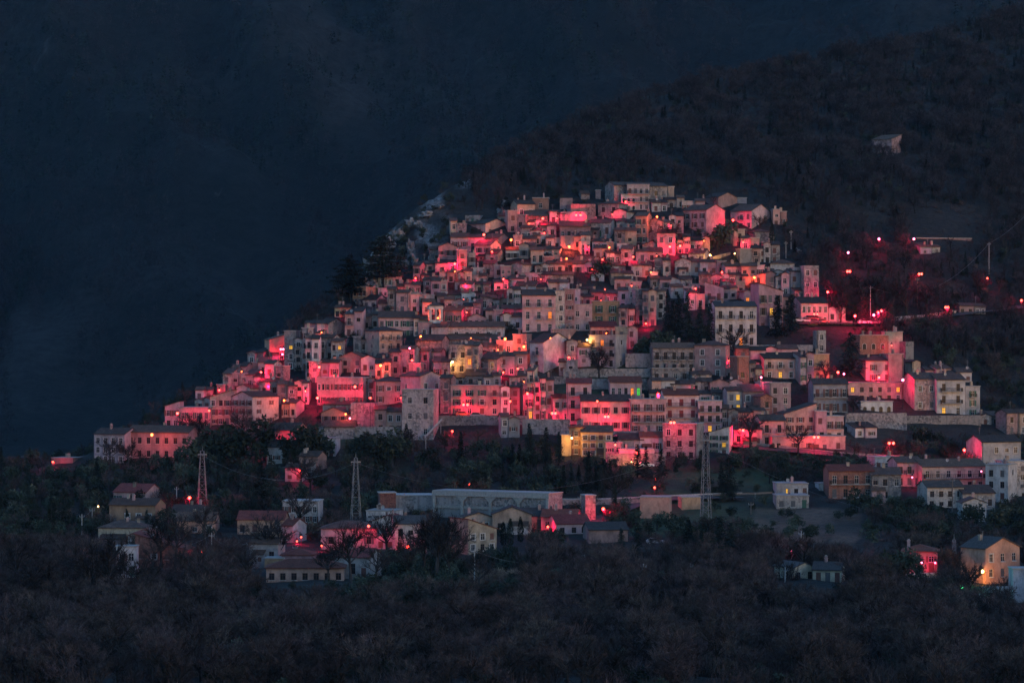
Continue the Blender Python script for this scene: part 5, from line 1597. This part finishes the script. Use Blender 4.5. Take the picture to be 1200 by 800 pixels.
# pale inclined chute by the terrace
A, B_ = pt(497, 513, G(499, 515)), pt(518, 491, G(499, 515) + 1); root = empty('inclined_chute', (A.x, A.y, A.z)); d = B_ - A
b = MB(); b.bar((0,0,0), d, .32, 0, 4); obj('chute', b.mesh('chute', [M['plastic']]), root); b = MB(); b.bar(d*.93, d*.93 - Vector((0,0,4)), .12, 0, 5); obj('leg', b.mesh('chute_leg', [M['steel']]), root)
b = MB(); b.bar(d*.05, d*.05 - Vector((0,0,3)), .12, 0, 5); obj('leg', b.mesh('chute_leg', [M['steel']]), root)
THINGS.append((root, 508, 502, 'pale inclined chute on legs beside the stone tower on the terrace', 'chute', None))
# road edge rails and low walls along the road
def rail(name, pts_, h, wd, mat, label, cat, posts=0):
    P = [pt(x, y, G(x, y)) for x, y in pts_]; root = empty(name, P[0]); b = MB()
    for a, c in zip(P[:-1], P[1:]):
        dv = (c - a); n = Vector((-dv.y, dv.x, 0)).normalized()*wd; a2, c2 = a - P[0], c - P[0]; up = Vector((0, 0, h)); dn = Vector((0, 0, -1.2))
        lo = dn if not posts else Vector((0, 0, h*.6))
        q_ = [a2 + lo, c2 + lo, c2 + up, a2 + up]; k_ = [v + n for v in q_]
        b.poly(q_); b.poly(list(reversed(k_))); b.poly([q_[3], q_[2], k_[2], k_[3]]); b.poly([q_[0], k_[0], k_[1], q_[1]]); b.poly([q_[0], q_[3], k_[3], k_[0]]); b.poly([q_[1], k_[1], k_[2], q_[2]])
    obj('rail' if posts else 'wall', b.mesh(name, [mat]), root)
    if posts:
        for a, c in zip(P[:-1], P[1:]):
            n = max(1, int((c - a).length/3.5))
            for k in range(n):
                v = a.lerp(c, k/n) - P[0]; bb = MB(); bb.box(v.x - .06, v.x + .06, v.y - .06, v.y + .06, v.z - .8, v.z + h*.9); obj('post', bb.mesh('rail_post', [M['steel']]), root)
    m_ = pts_[len(pts_)//2]; THINGS.append((root, *m_, label, cat, None))
rail('parapet', [(857,521),(885,523),(915,526),(945,530),(975,533),(1005,535),(1040,537),(1062,538)], 1.0, .3, WALL['w'][1], 'long pale curving parapet of the road below the big pink slanting-roof house', 'parapet')
rail('guard_rail', [(648,588),(680,588),(710,587.5),(745,586),(785,584),(830,582),(870,581)], .9, .12, M['rail'], 'long straight guard rail reddened by lamps right of the factory hall', 'guard rail', 1)
rail('road_wall', [(1120,366),(1080,372),(1050,374),(1022,377)], .8, .3, WALL['st'][2], 'low stone wall along the lamp-lit road at the right', 'wall')
rail('fence', [(835,584),(860,583),(885,582),(905,581)], 1.1, .08, M['wood'], 'low timber fence right of the tall lattice pylon', 'fence', 1)
rail('garden_wall', [(836,305),(848,302),(856,300)], 1.2, .3, WALL['y'][0], 'low garden wall lit yellow beside a dark round tree', 'wall')
# narrow road and yard surfaces
m, nt, b_ = newmat('worn_asphalt'); v = coords(nt, False); n_ = noise_t(nt, v, .8, 5); nt.links.new(ramp(nt, n_, [(.3, (.045,.043,.044)), (.7, (.085,.08,.08))]), b_.inputs['Base Color']); b_.inputs['Roughness'].default_value = .9; M['asph'] = m
def ribbon(name, pts_, wd):
    P = [(x, y) for x, y in pts_]; Q = []
    for (x0_, y0_), (x1_, y1_) in zip(P[:-1], P[1:]):
        for k in range(8): Q.append((x0_ + (x1_ - x0_)*k/8, y0_ + (y1_ - y0_)*k/8))
    Q.append(P[-1]); C = [pt(x, y, G(x, y)) for x, y in Q]; b = MB(); E = []
    for i, c in enumerate(C):
        dv = C[min(i+1, len(C)-1)] - C[max(i-1, 0)]; n = Vector((-dv.y, dv.x, 0)).normalized()*wd/2
        E.append([Vector((w_.x, w_.y, max(c.z, ground_z(600 + w_.x*F/w_.y, w_.y)) + .45)) for w_ in (c - n, c + n)])
    for i in range(len(E) - 1): b.poly([E[i][0], E[i][1], E[i+1][1], E[i+1][0]])
    o = obj(name, b.mesh(name, [M['asph']])); o['kind'] = 'structure'
ribbon('road', [(700,616),(712,607),(728,600),(750,590),(800,586),(870,584)], 4.5)
ribbon('road', [(856,524),(900,529),(960,534),(1010,539),(1062,542)], 5)
ribbon('road', [(935,381),(985,381),(1020,381),(1070,377)], 3.5)
ribbon('road', [(1070,377),(1130,370),(1200,362)], 2.5)
ribbon('road', [(640,494),(700,512),(780,516),(830,518)], 4)
# parked cars
m, nt, b_ = newmat('car_paint'); oi = N(nt, 'ShaderNodeObjectInfo'); nt.links.new(oi.outputs['Color'], b_.inputs['Base Color']); b_.inputs['Roughness'].default_value = .3; b_.inputs['Specular IOR Level'].default_value = .5; M['paint'] = m
M['tyre'] = plain('tyre_rubber', (.02,.02,.02), .9)
def car_meshes():
    b = MB(); pr = [(-2.0,.35),(2.0,.35),(2.05,.6),(1.95,.85),(1.0,.95),(.45,1.42),(-1.15,1.45),(-1.85,.98),(-2.05,.9)]
    b.prism(pr, 'y', -.82, .82); body = b.mesh('car_body', [M['paint']])
    b = MB(); b.prism([(.92,.96),(.46,1.37),(-1.12,1.40),(-1.70,.98)], 'y', -.84, .84); win = b.mesh('car_windows', [M['glass']])
    b = MB(); b.bar((0,-.1,0), (0,.1,0), .32, 0, 14); wh = b.mesh('car_tyre', [M['tyre']])
    b = MB(); b.bar((0,-.11,0), (0,.11,0), .18, 0, 10); rim = b.mesh('car_rim', [M['steel']])
    b = MB(); b.box(-.04,.04,-.18,.18,-.08,.08); li = b.mesh('car_headlight', [M['plastic']]); return body, win, wh, rim, li
CB, CW, CT, CR, CL = car_meshes()
def car(px, py, c, yaw, label):
    g = on_ground(px, G(px, py)); root = empty('parked_car', g + Vector((0, 0, .5)), yaw); o = obj('body', CB, root); o.color = (*c, 1); obj('window', CW, o)
    for x in (-1.3, 1.3):
        for y in (-.8, .8): w_ = obj('wheel', CT, root, (x, y, .32)); obj('rim', CR, w_)
    for y in (-.55, .55): obj('headlight', CL, root, (2.02, y, .72))
    THINGS.append((root, px, py, label, 'car', 'parked cars'))
car(923, 522, (.05,.06,.06), .05, 'dark car parked before the big pink slanting-roof house')
car(936, 380, (.5,.5,.5), 0, 'pale car parked below the low pink house, leftmost of the row')
car(945, 380, (.3,.3,.32), .1, 'grey car parked below the low pink house, second of the row')
car(955, 381, (.05,.05,.06), -.1, 'dark car parked below the low pink house, third of the row')
car(964, 381, (.5,.1,.1), 0, 'red car parked below the low pink house, last of the row')
car(1013, 381, (.55,.52,.52), .2, 'white car under the cluster of red lamps at the road bend')
car(1026, 381, (.12,.12,.13), -.2, 'dark car beside the tall pole near the red lamps')
car(757, 548, (.6,.6,.6), .3, 'white car parked by a small yellow lamp under dark firs')
car(543, 490, (.25,.12,.05), 0, 'brown car parked under the twin lamp of the pink facade')
car(559, 491, (.2,.2,.22), 0, 'grey car parked right of the brown one at the pink facade')
car(1160, 702, (.6,.58,.55), .1, 'white car parked under the strong yellow-white lamp')
car(768, 640, (.25,.22,.23), 0, 'white vehicle parked among bushes right of two small firs')
# pale rocks breaking out of the ridge
rm = stone('limestone', (.10,.09,.09), (.19,.175,.175), (.30,.28,.28), (.22,.20,.20), .8)
def rock(px, py, w_, h_, label):
    D = G(px, py); g = on_ground(px, D); s = D/F; bm = bmesh.new(); bmesh.ops.create_icosphere(bm, subdivisions=4, radius=1); sd = R.uniform(0, 99)
    for v_ in bm.verts:
        n = noise.fractal(v_.co*1.3 + Vector((sd, 0, 0)), 1, 2, 5)*.75 + noise.cell(v_.co*2.6 + Vector((sd, 3, 0)))*.3; v_.co *= 1 + n
        v_.co = Vector((v_.co.x*w_*s*.38, v_.co.y*2.2, v_.co.z*h_*s*.42))
    me = bpy.data.meshes.new('rock_outcrop'); bm.to_mesh(me); bm.free(); me.materials.append(rm); me.polygons.foreach_set('use_smooth', [True]*len(me.polygons))
    o = obj('rock_outcrop', me, None, g, 0); o.rotation_euler = (R.uniform(-.2,.2), R.uniform(-.5,-.1), R.uniform(-.4,.4)); THINGS.append((o, px, py, label, 'rock', 'pale rocks on the ridge'))
for px, py, w_, h_ in ((436,312,14,30),(431,338,10,26),(446,296,16,26),(456,280,16,22),(466,270,20,18),(484,255,22,13),(500,246,18,9),(515,238,14,7),(482,285,9,22),(487,300,10,20),(497,262,9,14),(472,262,12,12),(505,300,8,12),(586,243,8,9),(592,232,7,10),(440,330,9,16),(452,316,8,18),(476,304,8,16),(420,350,8,14),(950,312,8,8),(935,288,8,7)): rock(px, py + 6, w_, h_, None)
# bell tower with open lit belfry
D = G(511, 390); s = D/F; g = pt(511, 390, D); root = empty('bell_tower', g, math.radians(8)); hw = 8*s; z1, z2, z3 = (390-375)*s, (390-362.5)*s, (390-358.5)*s; wm = WALL['w'][1]
b = MB(); b.box(-hw, hw, 0, 2*hw, -3, z1); obj('shaft', b.mesh('tower_shaft', [wm]), root)
for x in (-1, 1):
    for y in (0, 1):
        b = MB(); xx = (x*hw - x*.35); yy = .35 + y*(2*hw - .7); b.box(xx - .35, xx + .35, yy - .35, yy + .35, z1 + .002, z2); obj('pillar', b.mesh('belfry_pillar', [wm]), root)
b = MB(); b.box(-.3, .3, 0, .5, z1 + .002, z2); obj('pillar', b.mesh('belfry_pillar', [wm]), root)
b = MB(); b.box(-hw - .15, hw + .15, -.15, 2*hw + .15, z2 + .002, z3); obj('cornice', b.mesh('belfry_cornice', [wm]), root)
b = MB(); e = hw + .4; pts4 = [(-e, hw - e, z3 + .004), (e, hw - e, z3 + .004), (e, hw + e, z3 + .004), (-e, hw + e, z3 + .004)]; b.poly(list(reversed(pts4)))
for i in range(4): b.poly([pts4[i], pts4[(i+1) % 4], (0, hw, z3 + 1.3)])
obj('roof', b.mesh('tower_roof', [ROOF['t'][0]]), root)
b = MB(); n_ = 10; pf = [(.42, 0), (.36, .15), (.28, .5), (.2, .75), (.0, .82)]
for i in range(n_):
    for (r0, a0), (r1, a1) in zip(pf[:-1], pf[1:]):
        f = lambda r, a, k: (r*math.cos(2*math.pi*k/n_), r*math.sin(2*math.pi*k/n_), a); b.poly([f(r0, a0, i), f(r0, a0, i+1), f(r1, a1, i+1), f(r1, a1, i)])
obj('bell', b.mesh('bell', [M['iron']]), root, (hw*.45, hw, z2 - 1.3)); obj('window', W['plain'], root, (.6, -.02, z1 - 2.4), 0, (.7, .22, 1.2))
L = bpy.data.lights.new('belfry_light', 'POINT'); L.energy = LAMP_W*1.2; L.color = (1, .10, .05); L.shadow_soft_size = .3; lo = bpy.data.objects.new('belfry_light', L); lo.location = (0, hw*.9, z1 + .9); link(lo, root)
bl = obj('belfry_lamp', BULB['o', .29], root, (hw*.45, hw*1.3, z1 + .6))
THINGS.append((root, 511, 372, 'small white bell tower with its open belfry glowing red inside', 'bell tower', None))
BELL = (511, 372, 'the glowing bell tower')
# ------------------------------------------------------------------ labels: what a thing looks like and where it stands
MARKS = [BELL, (417, 578, 'the middle lattice pylon'), (827, 558, 'the tall lattice pylon'), (237, 565, 'the left lattice pylon')]
for h in HOUSES:
    if h['lab']:
        nm, _, full = h['lab'].partition('~'); MARKS.append((h['px'], h['py'], nm)); tag(h['o'], full, None); h['full'] = True
DIRS = ['right of', 'down and right of', 'below', 'down and left of', 'left of', 'up and left of', 'above', 'up and right of']
ORD = ['nearest', 'second', 'third', 'fourth', 'fifth', 'sixth', 'seventh', 'eighth', 'ninth', 'tenth', 'eleventh', 'twelfth', 'thirteenth', 'fourteenth', 'fifteenth']
_pend = {}
def place(o, base, word, px, py):
    """queue a thing: its label will end in «second house above the bell tower»"""
    m = min(MARKS, key=lambda m: (m[0] - px)**2 + ((m[1] - py)*1.3)**2)
    a = math.degrees(math.atan2(py - m[1], px - m[0])) % 360; d = DIRS[int((a + 22.5)//45) % 8]
    _pend.setdefault((word, m[2], d), []).append((math.hypot(px - m[0], py - m[1]), o, base))
def settle():
    for (word, mk, d), v in _pend.items():
        v.sort(key=lambda t: t[0])
        for i, (_, o, base) in enumerate(v):
            tail = f'{ORD[min(i, 14)]} {word} {d} {mk}'
            if len(base.split()) + len(tail.split()) > 16: base = base.split(' with ')[0]
            bw = base.split()
            while len(bw) + len(tail.split()) > 16 and len(bw) > 2: bw.pop()
            while bw and bw[-1] in ('with', 'a', 'and', 'under', 'its', 'red', 'dark', 'pitched', 'flat', 'gable', 'hipped', 'slanting', 'grey rendered'): bw.pop()
            if bw and bw[-1] == 'rendered': bw.append('house') if len(bw) + len(tail.split()) < 16 else bw.pop()
            o['label'] = ' '.join(bw) + ', ' + tail
NARROW = sorted(h['w'] for h in HOUSES if h['rows'])[int(.47*sum(1 for h in HOUSES if h['rows']))]
RNAME = {'g': 'pitched roof', 'G': 'gable front', 'h': 'hipped roof', 's': 'slanting roof', 'l': 'slanting roof', 'r': 'slanting roof', 'f': 'flat roof', 'n': 'no roof'}
for h in HOUSES:
    o = h['o']; rcw = {'t': '', 'r': 'red ', 'd': 'dark '}[h['rc']]
    if h['roof'] == 'w': kind, cat, grp = 'retaining_wall', 'wall', 'retaining walls between the terraces'
    elif h['roof'] == 'n': kind, cat, grp = 'ruined_wall', 'ruin', 'bare roofless walls of the village'
    elif 'C' in h['fl']: kind, cat, grp = 'church', 'church', None
    elif h['rows'] == 0 and h['roof'] == 'f': kind, cat, grp = 'plain_block', 'building', 'plain windowless blocks'
    elif h['rows'] == 0: kind, cat, grp = 'shed', 'shed', 'windowless sheds and barns of the village'
    elif h['py'] > 570 and not h['px'] > 1000: kind, cat, grp = 'villa', 'house', 'houses below the village'
    elif h['w'] < NARROW: kind, cat, grp = 'narrow_house', 'house', 'narrow houses of the village'
    else: kind, cat, grp = 'house', 'house', 'houses of the hillside village'
    o.name = kind; tag(o, None, cat, grp)
    if h.get('full'): continue
    word = {'retaining_wall': 'wall', 'ruined_wall': 'roofless wall', 'plain_block': 'block', 'shed': 'shed', 'narrow_house': 'narrow house'}.get(kind, 'house')
    sz = 'small' if h['w'] < 5.5 and h['h'] < 5 else ('long' if h['w'] > 12 else ('tall' if h['h'] > 8.5 else ''))
    c = COLW[h['wall']]
    if kind == 'retaining_wall': base = f'{c} retaining wall'
    elif kind == 'ruined_wall': base = f'broken {c} wall'
    elif kind == 'plain_block': base = f'plain {c} block'
    elif kind == 'shed': base = f'{sz or "low"} windowless {c} shed'
    else:
        st = NUM.get(h['st'], '') if h['st'] < 5 else ''
        base = ' '.join(x for x in (sz, c, st if sz != 'small' else '', 'house with', rcw + RNAME[h['roof']]) if x)
    place(o, base, word, h['px'], h['py'])
TCAT = dict(fir=('dark fir', 'conifer'), cedar=('broad dark cedar', 'conifer'), cypress=('slim dark cypress', 'conifer'), bare_tree=('leafless branching tree', 'tree'), round_tree=('dark round evergreen', 'tree'))
for o, k, px, py, hgt in TREES:
    bs, cat = TCAT[k]; tag(o, None, cat, {'fir': 'firs around the village', 'cedar': 'cedars on the ridge', 'cypress': 'cypresses around the village', 'bare_tree': 'leafless trees standing apart', 'round_tree': 'round evergreen trees'}[k])
    place(o, ('tall ' if hgt > 13 else 'small ' if hgt < 7 else '') + bs, {'fir': 'fir', 'cedar': 'cedar', 'cypress': 'cypress', 'bare_tree': 'leafless tree', 'round_tree': 'evergreen'}[k], px, py)
for l in LAMPLIST:
    o = l['o']; tag(o, None, 'street lamp', 'lit street lamps'); b_ = ('faint ' if l['pw'] < .45 else 'bright ' if l['pw'] >= 1.5 else '') + ('twin ' if l['dx'] else '') + LAMPW[l['k']] + (' unseen alley' if l['alley'] and not l['wall'] else '') + (' wall lamp' if l['wall'] else ' lamp' if l['alley'] else ' street lamp')
    place(o, b_, 'lamp', l['px'], l['py'])
for o, px, py, kind in POLES:
    tag(o, None, 'pole', 'utility poles'); place(o, {'conc': 'pale concrete utility pole', 'steel': 'steel utility pole', 'timber': 'timber utility pole'}[kind], 'pole', px, py)
for o, px, py, lab, cat, grp in THINGS:
    tag(o, lab, cat, grp)
    if not lab: place(o, 'pale limestone outcrop', 'rock', px, py)
settle()
# ------------------------------------------------------------------ camera, light, air
cam = bpy.data.cameras.new('camera'); cam.sensor_width = 36; cam.lens = F/1200*36; cam.clip_start = 1; cam.clip_end = 20000
co = bpy.data.objects.new('camera', cam); co.location = (0, 0, 0); co.rotation_euler = (math.pi/2, 0, 0); col.objects.link(co); scene.camera = co
w = bpy.data.worlds.new('World'); scene.world = w; w.use_nodes = True
nt = w.node_tree; sk = nt.nodes.new('ShaderNodeTexSky'); sk.sky_type = 'NISHITA'; sk.sun_disc = False
SUN_E, SUN_R = math.radians(3.0), math.radians(126)
sk.sun_elevation = SUN_E; sk.sun_rotation = SUN_R; sk.ozone_density = 3.3
nt.links.new(sk.outputs[0], nt.nodes['Background'].inputs[0]); nt.nodes['Background'].inputs[1].default_value = SKY_STRENGTH
sl = bpy.data.lights.new('sun', 'SUN'); sl.energy = SUN_STRENGTH; sl.angle = math.radians(40); sl.color = (1, .85, .85)
so = bpy.data.objects.new('sun', sl); so.rotation_euler = (math.radians(52), 0, math.radians(-20)); so.location = (0, -50, 300); col.objects.link(so)
if HAZE:
    b = MB(); b.box(-3500, 4500, -60, 6200, -340, 1500); me = b.mesh('haze', [])
    m = bpy.data.materials.new('evening_air'); m.use_nodes = True; nt = m.node_tree
    nt.nodes.remove(nt.nodes['Principled BSDF']); v = nt.nodes.new('ShaderNodeVolumePrincipled')
    v.inputs['Color'].default_value = (*HAZE_COL, 1); v.inputs['Density'].default_value = HAZE; v.inputs['Anisotropy'].default_value = .2
    nt.links.new(v.outputs[0], nt.nodes['Material Output'].inputs['Volume'])
    m.cycles.homogeneous_volume = True
    me.materials.append(m); o = obj('haze', me); o['kind'] = 'stuff'
scene.view_settings.view_transform = 'Standard'; scene.view_settings.look = 'None'; scene.view_settings.gamma = 1; scene.view_settings.exposure = EXPOSURE
scene.view_settings.use_curve_mapping = False
cy = scene.cycles; scene.render.engine = 'CYCLES'
cy.use_denoising = True; cy.denoiser = 'OPENIMAGEDENOISE'; cy.denoising_input_passes = 'RGB_ALBEDO_NORMAL'
cy.max_bounces = 4; cy.diffuse_bounces = 2; cy.glossy_bounces = 2; cy.volume_bounces = 0; cy.caustics_reflective = cy.caustics_refractive = False
cy.use_light_tree = True; cy.sample_clamp_indirect = 4; cy.sample_clamp_direct = 0
